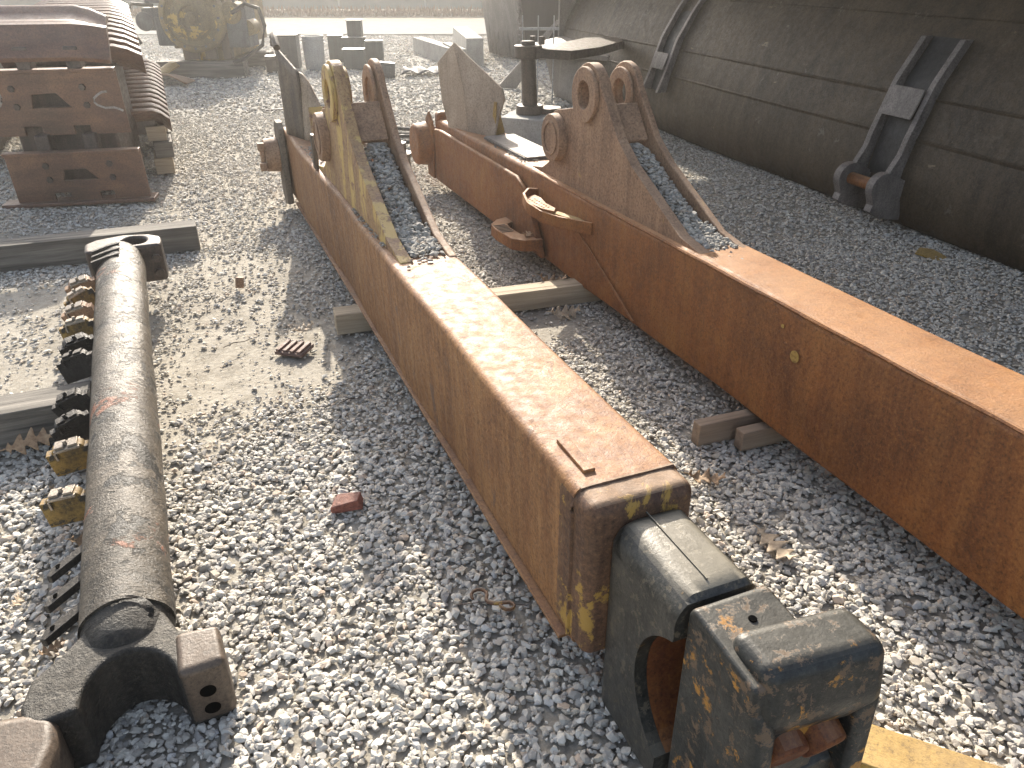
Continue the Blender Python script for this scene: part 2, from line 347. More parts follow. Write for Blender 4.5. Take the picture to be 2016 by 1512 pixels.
# ---------------------------------------------------------------- stones
def stone_templates(n=14):
    out = []
    for k in range(n):
        b = bmesh.new(); r = np.random.default_rng(100 + k)
        for _ in range(15 + k % 4):
            v = r.normal(size=3); v /= np.linalg.norm(v); v *= r.uniform(.82, 1.0)
            b.verts.new((v[0] * 1.0, v[1] * r.uniform(.68, .85), v[2] * .48))
        res = bmesh.ops.convex_hull(b, input=b.verts)
        junk = [g for g in res['geom_interior'] if isinstance(g, bmesh.types.BMVert)]
        if junk: bmesh.ops.delete(b, geom=junk, context='VERTS')
        bmesh.ops.triangulate(b, faces=b.faces); b.verts.index_update()
        out.append((np.array([v.co[:] for v in b.verts]), np.array([[v.index for v in f.verts] for f in b.faces]))); b.free()
    return out
TPL = stone_templates()
PAL = np.array([(.49, .455, .40), (.55, .52, .46), (.43, .40, .35), (.34, .32, .29), (.61, .58, .515), (.52, .46, .37), (.50, .40, .31), (.27, .255, .24), (.45, .44, .42)])
PALW = np.array([.24, .20, .16, .10, .12, .08, .03, .02, .05])
def stones(name, pos, size, label=None, dark=1.06, tilt=.24, kind='stuff'):
    n = len(pos); Vs = []; Fs = []; Cs = []; off = 0
    which = rng.integers(0, len(TPL), n); yaw = rng.uniform(0, 6.283, n); tx = rng.normal(0, tilt, n); ty = rng.normal(0, tilt, n)
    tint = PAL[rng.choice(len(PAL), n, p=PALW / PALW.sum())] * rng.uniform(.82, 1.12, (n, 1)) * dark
    for t, (tv, tf) in enumerate(TPL):
        ix = np.where(which == t)[0]
        if not len(ix): continue
        cy, sy = np.cos(yaw[ix]), np.sin(yaw[ix]); cx, sx = np.cos(tx[ix]), np.sin(tx[ix]); c2, s2 = np.cos(ty[ix]), np.sin(ty[ix])
        v = tv[None] * size[ix, None, None] * np.stack([rng.uniform(.85, 1.25, len(ix)), rng.uniform(.8, 1.1, len(ix)), rng.uniform(.8, 1.3, len(ix))], 1)[:, None, :]
        y = v[..., 1] * cx[:, None] - v[..., 2] * sx[:, None]; z = v[..., 1] * sx[:, None] + v[..., 2] * cx[:, None]
        x = v[..., 0] * c2[:, None] + z * s2[:, None]; z = -v[..., 0] * s2[:, None] + z * c2[:, None]
        X = x * cy[:, None] - y * sy[:, None]; Y = x * sy[:, None] + y * cy[:, None]
        P = np.stack([X, Y, z], 2) + pos[ix][:, None, :]
        Vs.append(P.reshape(-1, 3)); k = len(tv)
        Fs.append((tf[None] + (off + np.arange(len(ix)) * k)[:, None, None]).reshape(-1, 3)); off += len(ix) * k
        Cs.append(np.repeat(tint[ix], k, 0))
    V = np.concatenate(Vs); F = np.concatenate(Fs); C = np.concatenate(Cs)
    me = bpy.data.meshes.new(name); fill_mesh(me, V, F)
    at = me.color_attributes.new('tint', 'FLOAT_COLOR', 'POINT')
    at.data.foreach_set('color', np.concatenate([C, np.ones((len(C), 1))], 1).astype(np.float32).ravel())
    me.materials.append(M['stone']); o = link(bpy.data.objects.new(name, me))
    if label: o['label'] = label
    if kind: o['kind'] = kind
    return o
def cover(x, y):
    """share of stones kept: sandy worn patches of the yard stay nearly bare"""
    k = np.ones_like(x)
    for (cx, cy, rx, ry, keep) in ((-1.08, 3.0, .50, .62, .03), (-1.55, 3.95, .55, .42, .10), (-1.35, 3.4, .4, .4, .14), (-2.35, 3.3, .9, .55, .04), (-2.4, 2.75, .7, .4, .06), (-2.5, 4.55, .9, .35, .08), (-1.2, 2.3, .25, .4, .3),
                                   (.15, 3.3, .35, .2, .05), (.3, 3.75, .5, .2, .3), (-1.3, 5.2, .6, .5, .4)):
        d = ((x - cx) / rx) ** 2 + ((y - cy) / ry) ** 2
        k = np.minimum(k, keep + (1 - keep) * np.clip((d - .35) * .95, 0, 1))
    nz = vnoise(x, y, 2.1, 3) * .6 + vnoise(x, y, 5.3, 4) * .4
    k = np.where(k < .98, np.clip(k + (nz - .45) * .5, .03, 1), k)
    return k * (0.92 + .3 * (vnoise(x, y, 1.2, 9) > .35))
def scatter(y0, y1, dens, smin, smax, marg=1.0, lo=0):
    area_w = 1.0 * y1 + marg + .6; n = int((y1 - y0) * 2 * area_w * dens)
    y = rng.uniform(y0, y1, n); x = rng.uniform(-area_w, area_w, n)
    k = (np.abs(x) < .80 * (y + .75) * .98 + marg) & (rng.random(n) < cover(x, y)) & (x < 3.6 + 0 * y + (y > 10) * 30)
    x = x[k]; y = y[k]; n = len(x)
    s = smin + (smax - smin) * rng.beta(1.5, 3.2, n)
    z = gz(x, y) * np.exp(-np.maximum(0, y - 16) * .3) + s * rng.uniform(-.05, .42, n) - .006
    return np.stack([x, y, z], 1), s
a1, s1 = scatter(.55, 2.3, 4300, .008, .0235, .8)
a2, s2 = scatter(2.3, 4.6, 3100, .007, .0205, .8)
a3, s3 = scatter(4.6, 9, 1300, .009, .0235, .8)
a4, s4 = scatter(9, 19.4, 330, .018, .036, 1.0)
NG = 70000; q_ = rng.random(NG); y = .8 + 6.0 * q_ ** .7; x = rng.uniform(-1, 1, NG) * (y * .82 + .8); kk = rng.random(NG) < np.clip(cover(x, y) * 1.3, .22, 1); x, y = x[kk], y[kk]; NG = len(x); a5 = np.stack([x, y, gz(x, y) - .003 + .008 * rng.random(NG) ** 2], 1); s5 = rng.uniform(.003, .0085, NG)
stones('gravel', np.concatenate([a1, a2, a3, a4, a5]), np.concatenate([s1, s2, s3, s4, s5]), 'pale crushed limestone gravel covering the yard')

# ---------------------------------------------------------------- the two rusty arms
A1 = frame((-.741, 3.349, .10), 22.27, -.72)
A2 = frame((.828, 2.317, .10), 21.62, -.81)
def ear_outline(u0, boss=True):
    p = [(-.02, .40), (0, .445), (.2, .478), (.44, .59), (.60, .665), (.73, .75), (.82, .85)]
    p += arc(1.03, .895, .135, 160, 0, 12)[::1]
    p += [(1.175, .82)]
    if boss: p += arc(1.33, .665, .125, 80, -40, 9) + [(1.44, .52), (1.52, .478), (1.72, .445), (1.74, .40)]
    else: p += [(1.21, .66), (1.26, .55), (1.36, .478), (1.56, .445), (1.58, .40)]
    return [(u0 + a, b) for a, b in p]
yz = lambda t, a, b: (t, a, b)
def ears(root, u0, matL, matR):
    e = B().plate(ear_outline(u0), .030, .078, yz, [circ(u0 + 1.03, .895, .060, 22)])
    L_ = e.obj('pin_ear', matL, root, bevel=.007, seg=2)
    r = B().plate(circ(u0 + 1.03, .895, .120, 28), .008, .0295, yz, [circ(u0 + 1.03, .895, .0605, 22)])
    r.plate(circ(u0 + 1.03, .895, .108, 28), .0785, .098, yz, [circ(u0 + 1.03, .895, .0605, 22)]); r.obj('pin_boss', matL, L_, bevel=.005)
    c = B().cyl((-.012, u0 + 1.335, .66), (.0295, u0 + 1.335, .66), .112, .116, 28)
    c.plate(circ(u0 + 1.335, .66, .082, 26), -.018, -.0125, yz, [circ(u0 + 1.335, .66, .068, 26)])
    c.obj('pin_boss', 'rust_ear', L_, bevel=.006)
    R_ = B().plate(ear_outline(u0, False), .214, .246, yz, [circ(u0 + 1.03, .895, .060, 22)]).obj('pin_ear', matR, root, bevel=.007)
    r = B().plate(circ(u0 + 1.03, .895, .112, 28), .19, .2045, yz, [circ(u0 + 1.03, .895, .0605, 22)]); r.obj('pin_boss', matR, R_, bevel=.005)
    # plate welded across the two ears
    p0, p1 = (u0 + .895, .865), (u0 + .775, .725); t = .012
    dx, dz = p1[0] - p0[0], p1[1] - p0[1]; q = math.hypot(dx, dz); nn = (-dz / q * t, dx / q * t)
    B().plate([(p0[0] + nn[0], p0[1] + nn[1]), (p1[0] + nn[0], p1[1] + nn[1]), (p1[0] - nn[0], p1[1] - nn[1]), (p0[0] - nn[0], p0[1] - nn[1])], .0785, .2045, yz).obj('cross_plate', 'rust_ear', root, bevel=.004)
def beam(root, x0, x1, y0, y1, z1, mat, bev=.022, z0=0.0, dent=.004):
    b = B(); n = int((y1 - y0) / .12)
    secs = [y0 + (y1 - y0) * i / n for i in range(n + 1)]
    V = []; F = []
    cr = [(x0, z0), (x1, z0), (x1, z1), (x0, z1)]
    # rounded rectangle section swept along the arm with slight waviness
    sec = []
    for (cx, cz, a) in ((x1 - bev, z0 + bev * .5, -90), (x1 - bev, z1 - bev, 0), (x0 + bev, z1 - bev, 90), (x0 + bev, z0 + bev * .5, 180)):
        rr = bev * .5 if cz < .1 else bev
        sec += [(cx + (rr) * math.cos(R(a + k * 22.5)), cz + rr * math.sin(R(a + k * 22.5))) for k in range(5)]
    m = len(sec)
    for i, y in enumerate(secs):
        w1 = dent * math.sin(y * 3.1 + 1) + dent * .6 * math.sin(y * 7.7)
        for (x, z) in sec:
            V.append((x + (w1 if x < (x0 + x1) / 2 else -w1 * .6), y, z + (dent * .7 * math.sin(y * 4.3) if z > .1 else dent * math.sin(y * 2.2))))
    for i in range(n): F += [(i * m + k, i * m + (k + 1) % m, (i + 1) * m + (k + 1) % m, (i + 1) * m + k) for k in range(m)]
    F += [tuple(range(m))[::-1], tuple(range(n * m, (n + 1) * m))]
    b._add(V, F); return b.obj('beam', mat, root, smooth=50)
def weld(b, path, r=.006): b.tube(path, [r * (.8 + .4 * random.random()) for _ in path], 6)

arm = empty('steel_boom', 'orange-brown rusty steel boom with a black worn pivot end and yellow painted ears', 'machine arm', mat=A1, group='rusty machine arms lying on timbers')
beam(arm, 0, .25, -2.285, 2.20, .440, 'rust_tan')
# bottom plate edge standing proud along the left side
b = B(); b.box(-.004, .254, -2.25, 1.9, -.010, -.001); b.obj('bottom_plate', 'rust_tan', arm, bevel=.003)
b = B(); b.box(.0015, .2485, -2.362, -2.20, .028, .4385); b.obj('end_collar', 'rust_collar', arm, bevel=.030, seg=5)
b = B(); weld(b, [(.001, -2.286, z) for z in np.linspace(.04, .40, 24)] + [(x, -2.286, .438) for x in np.linspace(.02, .235, 14)], .006); b.obj('weld_seam', 'rust_collar', arm)
b = B(); b.box(.045, .072, -2.245, -2.11, .438, .449); b.obj('wear_pad', 'rust_tan', arm, bevel=.002)
ears(arm, -.83, 'rust_yellow', 'rust_ear')
# pivot hub: half bore in a rounded casting
bc = (-2.655, .135)
prof = [(-2.335, -.10), (-2.335, .35)] + arc(-2.395, .345, .055, 0, 90, 5)[1:] + [(-2.56, .400), (-2.588, .396), (-2.598, .385), (-2.600, .315)]
prof += [(bc[0] + .165 * math.cos(R(a)), bc[1] + .180 * math.sin(R(a))) for a in np.linspace(70, -66, 18)] + [(-2.59, -.10)]
def rounded_prism(name, prof, x0, x1, zt, rl, rr_, mat, parent, low=None):
    xs_ = [x0 + rl * (1 - math.cos(R(a))) for a in range(0, 91, 10)] + [x1 - rr_ * (1 - math.cos(R(a))) for a in range(90, -1, -15)]
    b = B(); V = []; m = len(prof)
    for x in xs_:
        dl = max(0, x0 + rl - x); dr = max(0, x - (x1 - rr_))
        q = rl - math.sqrt(max(0, rl * rl - dl * dl)) if dl > 0 else (rr_ - math.sqrt(max(0, rr_ * rr_ - dr * dr)) if dr > 0 else 0)
        V += [(x, a - (0 if a < max(p[0] for p in prof) - .03 else q * .8), min(c, zt - q)) for a, c in prof]
    n = len(xs_); F = [(i * m + k, i * m + (k + 1) % m, (i + 1) * m + (k + 1) % m, (i + 1) * m + k) for i in range(n - 1) for k in range(m)]
    F += [tuple(range(m))[::-1], tuple(range((n - 1) * m, n * m))]
    b._add(V, F); bmesh.ops.remove_doubles(b.bm, verts=b.bm.verts, dist=.0002); return b.obj(name, mat, parent, smooth=40)
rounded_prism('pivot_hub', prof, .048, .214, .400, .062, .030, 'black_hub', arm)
b = B(); b.box(.190, .198, -2.59, -2.45, -.08, .33)
V = []; n = 18
for i in range(n + 1):
    a = 70 - 136 * i / n; y = bc[0] + .162 * math.cos(R(a)); z = bc[1] + .176 * math.sin(R(a)); V += [(.075, y, z), (.189, y, z)]
b._add(V, [(2 * i, 2 * i + 1, 2 * i + 3, 2 * i + 2) for i in range(n)]); b.obj('bore_liner', 'rust_deep', arm)
b = B(); b.box(.062, .10, -2.352, -2.325, .388, .408); b.objs('casting_ridge', 'black_hub', arm, bevel=.006)
b = B(); b.box(.125, .18, -2.352, -2.32, .388, .407); b.obj('casting_ridge', 'black_hub', arm, bevel=.006)
b = B(); b.tube([(.128, y, .4010) for y in np.linspace(-2.57, -2.36, 12)], .0022, 6); b.obj('casting_seam', 'black_hub', arm)
capp = bpy.data.objects.new('pivot_cap', None); link(capp, arm)
b = B()
b.plate([(-2.607, -.10), (-2.607, .380), (-2.618, .396), (-2.79, .378), (-2.80, .2), (-2.78, -.10)], .066, .225, yz)
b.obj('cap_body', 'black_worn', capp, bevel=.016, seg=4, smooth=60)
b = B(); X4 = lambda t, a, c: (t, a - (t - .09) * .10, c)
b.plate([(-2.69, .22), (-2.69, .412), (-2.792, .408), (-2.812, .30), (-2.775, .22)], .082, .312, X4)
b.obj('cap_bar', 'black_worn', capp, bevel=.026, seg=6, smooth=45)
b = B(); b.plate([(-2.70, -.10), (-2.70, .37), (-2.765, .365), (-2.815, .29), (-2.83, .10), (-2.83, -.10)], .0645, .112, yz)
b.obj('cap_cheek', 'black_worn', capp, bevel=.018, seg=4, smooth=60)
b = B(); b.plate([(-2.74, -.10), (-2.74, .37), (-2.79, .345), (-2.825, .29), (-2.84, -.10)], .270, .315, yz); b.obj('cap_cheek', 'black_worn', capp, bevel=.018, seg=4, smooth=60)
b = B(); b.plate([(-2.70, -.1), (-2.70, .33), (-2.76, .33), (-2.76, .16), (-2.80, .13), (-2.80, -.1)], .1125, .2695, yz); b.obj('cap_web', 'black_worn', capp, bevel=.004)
b = B(); b.cyl((.150, -2.74, .235), (.145, -2.812, .205), .045, .042, 22); b.cyl((.22, -2.74, .235), (.225, -2.815, .195), .048, .042, 22); b.objs('recess_boss', 'rust_deep', capp, bevel=.008)
b = B(); b.cyl((.150, -2.672, .3885), (.150, -2.672, .3922), .0075, n=18); b.obj('drain_hole', 'hole', capp)
# far end: flange, bosses and bent guard plate
b = B(); b.plate([(1.98, -.03), (1.98, .46), (2.04, .50), (2.16, .50), (2.22, .40), (2.22, .02), (2.12, -.06)], -.045, -.002, yz); b.obj('end_flange', 'fin_dark', arm, bevel=.01)
b = B(); b.cyl((-.14, 2.12, .28), (-.046, 2.12, .28), .105, .115, 26); b.cyl((-.165, 2.12, .28), (-.1405, 2.12, .28), .07, .07, 8)
b.box(-.185, -.1405, 2.0, 2.05, .33, .38); b.box(-.185, -.1405, 2.0, 2.05, .20, .25)
b.objs('end_boss', 'rust_ear', arm, bevel=.006)
b = B(); b.grid(lambda u, v: (.012 + .075 * v + .0 * u, 1.93 - .26 * v * (1 - u) - .30 * v * u + .02 * u, .44 + u * (.52 - .12 * v)), 8, 8)
b.obj('guard_plate', 'fin_dark', arm, solid=.016)  # left plane; its shade is put into the darker colour
b = B(); b.grid(lambda u, v: (.087 + .12 * v, 1.67 + .03 * u - .36 * v * (.55 + .45 * (1 - u)), .44 + u * (.40 - .30 * v * v) + .0 * v), 10, 10)
b.obj('guard_plate', 'fin', arm, solid=.016)
b = B(); b.tube([(.012 - .0 * i, 2.02 + .06 * math.sin(i * .5) - .14 * (i / 6) ** 1, .96 + .06 * math.sin(i / 6 * 3.14)) for i in range(7)], .022, 8); b.obj('guard_hook', 'fin_dark', arm)
b = B(); b.hexa([(.10, 1.35, .44), (.24, 1.35, .44), (.24, 1.50, .44), (.10, 1.50, .44), (.10, 1.44, .50), (.24, 1.44, .50), (.24, 1.50, .66), (.10, 1.50, .66)]); b.obj('guard_gusset', 'rust_yellow', arm, bevel=.004)
b = B(); b.box(.0, .025, .80, .86, .44, .62); b.obj('bracket', 'rust_dark', arm, bevel=.008)

arm2 = empty('steel_boom', 'red-brown rusty steel arm with two welded step loops, lying beside the dark dump body', 'machine arm', mat=A2, group='rusty machine arms lying on timbers')
beam(arm2, 0, .27, -2.1, 3.75, .451, 'rust_red', bev=.026)
ears(arm2, .36, 'rust_ear', 'rust_ear')
# near side doubler plate, edge ridge and corner weld
b = B(); b.plate([(3.72, .02), (3.72, .385), (3.60, .40), (2.12, .385), (2.0, .34), (1.92, .28), (1.74, .02)], -.032, -.001, yz); b.obj('doubler_plate', 'rust_red', arm2, bevel=.012, seg=3)
b = B(); weld(b, [(.004 + .002 * math.sin(i), 1.9 - i * .06, .446) for i in range(64)], .007); b.obj('weld_seam', 'rust_red', arm2)
b = B(); b.box(.0, .27, 3.70, 3.80, .03, .50); b.obj('end_collar', 'rust_red', arm2, bevel=.03, seg=4)
b = B(); b.cyl((-.15, 3.86, .26), (.0, 3.86, .26), .145, .16, 28); b.obj('end_boss', 'rust_red', arm2, bevel=.022, seg=3)
b = B(); b.plate([(3.7, .03), (3.7, .44), (3.78, .50), (3.86, .44), (3.86, .03)], -.05, -.033, yz); b.obj('end_flange', 'rust_red', arm2, bevel=.006)
# upright bent fin
b = B()
ridge = [(3.12, .44), (3.16, .965)]
V = [(.00, 3.34, .44), (.0, 3.50, .86), (.012, 3.24, .965), (.03, 3.10, .44)]
b._add([(.00, 3.42, .44), (.00, 3.55, .60), (.00, 3.62, .84), (.035, 3.34, .985), (.05, 3.2, .70), (.05, 3.13, .44)], [(0, 1, 2, 3, 4, 5)])
b._add([(.05, 3.13, .44), (.05, 3.2, .70), (.035, 3.34, .985), (.09, 3.20, .90), (.15, 3.05, .82), (.205, 2.92, .74), (.215, 2.90, .68), (.18, 2.93, .56), (.14, 2.90, .44)], [(0, 1, 2, 3, 4, 5, 6, 7, 8)])
b.obj('guard_plate', 'fin', arm2, solid=.018, bevel=.004)
b = B(); b.hexa([(.15, 2.92, .452), (.26, 3.02, .452), (.25, 3.06, .452), (.14, 2.97, .452), (.17, 2.93, .66), (.18, 2.95, .66), (.18, 2.97, .66), (.16, 2.96, .66)]); b.obj('guard_gusset', 'yellow', arm2, bevel=.003)
# serrated plate behind the ears
b = B(); b.box(.06, .26, 2.16, 2.86, .4515, .470)
for i in range(26): b.box(.047, .0595, 2.18 + i * .026, 2.18 + i * .026 + .014, .455, .468)
b.obj('toothed_plate', 'body_grey', arm2, bevel=.0)
# loop step (perforated) and the lower ribbed step
b = B(); P = [(-.002, 1.86, .36), (-.07, 1.83, .375), (-.125, 1.76, .37), (-.145, 1.66, .35), (-.125, 1.54, .335), (-.08, 1.43, .33), (-.002, 1.22, .345)]
V = []; 
for (x, y, z) in P: V += [(x, y, z - .045), (x, y, z + .012)]
b._add(V, [(2 * i, 2 * i + 1, 2 * i + 3, 2 * i + 2) for i in range(len(P) - 1)]); st = b.obj('step_loop', 'rust_red', arm2, solid=.014, bevel=.003)
b = B()
hol = [circ(.0 + y_, -.095 + x_, .007, 8) for y_ in [1.545 + k * .029 for k in range(7)] for x_ in (-.013, .013)]
b.plate([(1.80, -.048), (1.765, -.112), (1.65, -.135), (1.54, -.120), (1.47, -.085), (1.52, -.056), (1.62, -.062), (1.73, -.042)], .350, .357, lambda t, a, c: (c, a, t), [h for h in hol if all(True for _ in h)])
b.obj('step_tread', 'rust_red', st)
b = B(); b.plate([(1.49, -.085), (1.43, -.068), (1.26, -.004), (1.36, -.004), (1.50, -.05)], .335, .345, lambda t, a, c: (c, a, t)); b.obj('step_tread', 'yellow', st)
b = B(); b.plate([(2.28, -.002), (2.24, -.10), (2.16, -.165), (2.06, -.175), (1.86, -.155), (1.80, -.10), (1.78, -.002), (1.88, -.002), (1.93, -.075), (2.06, -.085), (2.13, -.075), (2.18, -.002)], .05, .115, lambda t, a, c: (c, a, t))
st = b.obj('lower_step', 'rust_red', arm2, bevel=.006)
b = B()
for i in range(6): b.box(-.165, -.095, 1.98 + i * .026, 1.985 + i * .026, .1152, .119)
b.obj('step_ribs', 'rust_dark', st)
b = B(); weld(b, [(-.003, 1.35 - i * .05, .27 - i * .022) for i in range(12)], .005); b.obj('weld_seam', 'rust_red', arm2)
b = B(); b.plate(circ(-.185, .305, .020, 16), -.0022, -.0008, yz); b.plate([(p[0] + .01, p[1] * 1.0 + .0) for p in circ(-.12, .38, .007, 10)], -.0022, -.0008, yz); b.objs('paint_spot', 'yellow', arm2)

# gravel caught between the ears
def pile(frame_, name, label, u0, u1, n, smax, seed, ufoot):
    r = np.random.default_rng(seed); u = r.uniform(u0, u1, n); x = r.uniform(.086, .208, n)
    us = np.array([0, .2, .44, .60, .73, .85, 2]); zs = np.array([.452, .470, .572, .645, .71, .73, .73])
    top = np.interp(u - ufoot, us, zs)
    z = top - r.random(n) ** 1.6 * np.minimum(top - .447, .06) - .022 * (((x - .142) / .05) ** 2) * (top > .5)
    k = r.random(n) < np.clip((u - ufoot - .02) / .16, .08, 1); x, u, z = x[k], u[k], z[k]; n = len(x)
    ne = 9; x = np.append(x, r.uniform(.03, .2, ne)); u = np.append(u, ufoot + r.uniform(-.07, .03, ne)); z = np.append(z, np.full(ne, .450)); n += ne
    P = np.stack([x, u, z, np.ones(n)], 1) @ np.array(frame_).T
    s = .006 + (smax - .006) * r.beta(1.3, 3, n)
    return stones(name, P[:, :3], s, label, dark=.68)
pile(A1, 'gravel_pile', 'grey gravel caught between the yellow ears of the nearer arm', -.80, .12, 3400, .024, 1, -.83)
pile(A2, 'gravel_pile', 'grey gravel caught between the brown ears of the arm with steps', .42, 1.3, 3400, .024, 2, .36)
def litter(frame_, pts, label, cat='stone'):
    for i, (u, x, s, dk) in enumerate(pts):
        pass
r = np.random.default_rng(5); n = 70
u = r.uniform(-.62, -.05, n); x = .012 + r.random(n) * .022
P1 = np.stack([x, u, np.full(n, .447), np.ones(n)], 1) @ np.array(A1).T
n2 = 120; u = r.uniform(.9, 1.45, n2); x = r.uniform(.02, .2, n2)
P2 = np.stack([x, u, np.full(n2, .447), np.ones(n2)], 1) @ np.array(A1).T
n3 = 90; u = r.uniform(2.12, 2.6, n3); x = .02 + r.beta(1, 3, n3) * .16
P3 = np.stack([x, u, np.full(n3, .458), np.ones(n3)], 1) @ np.array(A2).T
stones('debris', P1[:, :3], r.uniform(.003, .011, n), 'dark grit along the top edge of the nearer arm', dark=.5)
stones('debris', P2[:, :3], r.uniform(.003, .012, n2), 'dark grit in front of the guard plate of the nearer arm', dark=.4)
stones('debris', P3[:, :3], r.uniform(.003, .010, n3), 'dark grit on the toothed plate of the far arm', dark=.4)

# ---------------------------------------------------------------- timbers
def timber(label, p0, p1, w_, h, mat, z0=0.0, group=None, name='timber', rot=0):
    p0 = Vector(p0); p1 = Vector(p1); d = p1 - p0; ln = d.length; a = math.atan2(d.y, d.x)
    o = B().box(0, ln, 0, w_, 0, h).obj(name, mat, None, bevel=.004)
    o.location = (p0.x, p0.y, z0); o.rotation_euler = (0, rot, a); tag(o, label, 'timber', group); return o
timber('pale squared timber under both rusty arms, end showing left of the nearer arm', (-.80, 3.165, 0), (.95, 3.74, 0), .105, .098, 'wood_pale')
timber('brown board end, longer of the pair under the arm beside the dump body', (.655, 2.245, 0), (1.15, 2.43, 0), .045, .088, 'wood_board', group='short boards under the far arm')
timber('brown board end, shorter of the pair under the arm beside the dump body', (.80, 2.215, 0), (1.2, 2.37, 0), .045, .075, 'wood_board', group='short boards under the far arm')
timber('weathered grey timber behind the bolted clamp of the greasy pipe', (-3.6, 3.66, 0), (-1.853, 4.355, 0), .14, .145, 'wood_grey', group='grey timbers under the pipe')
timber('weathered grey timber with an oak leaf against it, left of the greasy pipe', (-2.9, 1.72, 0), (-1.50, 2.34, 0), .15, .145, 'wood_grey', group='grey timbers under the pipe')

# ---------------------------------------------------------------- the greasy pipe (hydraulic barrel) on the left
CY = frame((-.884, 1.243, .120), 23.9, 2.6)
pipe = empty('hydraulic_barrel', 'greasy brown steel pipe with a bolted clamp and a row of small clamps', 'hydraulic cylinder', mat=CY)
rr = .103; b = B(); n = 48; m = 60; V = []; F = []
for j in range(m + 1):
    y = .05 + 2.42 * j / m
    for i in range(n):
        a = 2 * math.pi * i / n
        q = rr * (1 + (.0 if j > 3 else 0)) + .0016 * math.sin(5 * a + 3 * y) + .0012 * math.sin(17 * y + 3 * a)
        V.append((q * math.cos(a), y, q * math.sin(a)))
for j in range(m): F += [(j * n + i, j * n + (i + 1) % n, (j + 1) * n + (i + 1) % n, (j + 1) * n + i) for i in range(n)]
F += [tuple(range(n))[::-1], tuple(range(m * n, (m + 1) * n))]
b._add(V, F); b.obj('barrel', 'cylinder', pipe, smooth=60)
# near block with vertical half bore
out = [(-.185, -.18), (-.200, -.12), (-.185, -.055), (-.125, -.01), (-.06, .06), (.075, .06), (.115, -.04), (.190, -.06), (.198, -.172), (.105, -.176)] + \
      [(.008 + .096 * math.cos(R(a)), -.176 + .108 * math.sin(R(a))) for a in np.linspace(8, 172, 18)] + [(-.088, -.18)]
b = B(); b.plate(out, -.125, .058, lambda t, a, c: (a, c, t - .02 * min(1, abs(a) / .2))); sad = b.obj('end_block', 'grease', pipe, bevel=.020, seg=4, smooth=60)
b = B(); b.plate([(.104, -.179), (.104, -.050), (.200, -.060), (.204, -.176)], -.126, .056, lambda t, a, c: (a, c, t)); b.obj('bolt_lug', 'rust_dark', sad, bevel=.018, seg=3)
b = B(); b.cyl((.154, -.1785, -.022), (.154, -.172, -.022), .0175); b.cyl((.154, -.1785, -.080), (.154, -.172, -.080), .0175); b.objs('bolt_hole', 'hole', sad)
b = B(); b.lathe([(.060, -.055), (.086, -.022), (.098, .03), (.1045, .075), (.1052, .12), (.1040, .17)], 48, Matrix.Translation((0, 0, 0)) @ Matrix(((1, 0, 0, 0), (0, 0, 1, 0), (0, 1, 0, -.006), (0, 0, 0, 1)))); b.obj('end_collar', 'grease', pipe, smooth=60)
b = B()
b._add([(.010 + .060 * math.cos(R(a)), .028 + .030 * math.sin(R(a)), .0865 + .0145 * math.sin(R(a)) - .020 * math.cos(R(a)) ** 2) for a in range(0, 360, 15)], [tuple(range(24))])
b.obj('oval_recess_shade', 'grease_black', pipe, solid=.006)  # dark disc; the shade of the recess is put into its colour
# far clamp with vertical bore and two bolts
fc = (0.022, 2.56)
out = [(-.165, -.085), (-.172, -.03), (-.172, .03), (-.12, .08), (.0, .11), (.12, .08), (.172, .03), (.172, -.03), (.165, -.085)]
b = B(); b.plate([(fc[0] + x, fc[1] + y) for x, y in out], -.125, .068, lambda t, a, c: (a, c, t), [circ(fc[0] + .045, fc[1] + .005, .058, 26)])
cl = b.obj('end_clamp', 'track_dark', pipe, bevel=.016, seg=4)
b = B(); b.cyl((fc[0] + .045, fc[1] + .005, -.12), (fc[0] + .045, fc[1] + .005, -.02), .057, n=26); b.obj('bore_shade', 'hole', cl)  # black plug; the shade down the bore is put into its colour
b = B()
for x in (-.125, .135):
    for z in (.0, -.075): b.cyl((fc[0] + x, fc[1] - .105, z), (fc[0] + x, fc[1] - .084, z), .022, n=6)
b.objs('bolt', 'track_dark', cl, bevel=.003)
# lug plates
for q, y in enumerate((.165, .275, .385)):
    b = B(); b.plate([(-.075, .0), (-.075, .034), (-.185, .034), (-.198, .017), (-.185, .0)], -.012, .012, lambda t, a, c: (a, y + c - .016 + (a + .1) * .35, t + .01 + (a + .075) * .42))
    lg = b.obj('lug_plate', 'grease_black', pipe, bevel=.003)
    b = B(); b.cyl((-.165, y - .022, -.020), (-.165, y - .022, -.0148), .0085, n=14); b.obj('lug_hole', 'hole', lg)
for q, y in enumerate((2.28, 2.35, 2.42)):
    b = B(); b.plate([(-.06, .05), (-.10, .03), (-.125, .03), (-.13, .085), (-.06, .105), (-.0, .115)], y, y + .022, lambda t, a, c: (a + .02, t, c)); b.obj('lug_plate', 'grease_black', pipe, bevel=.003)
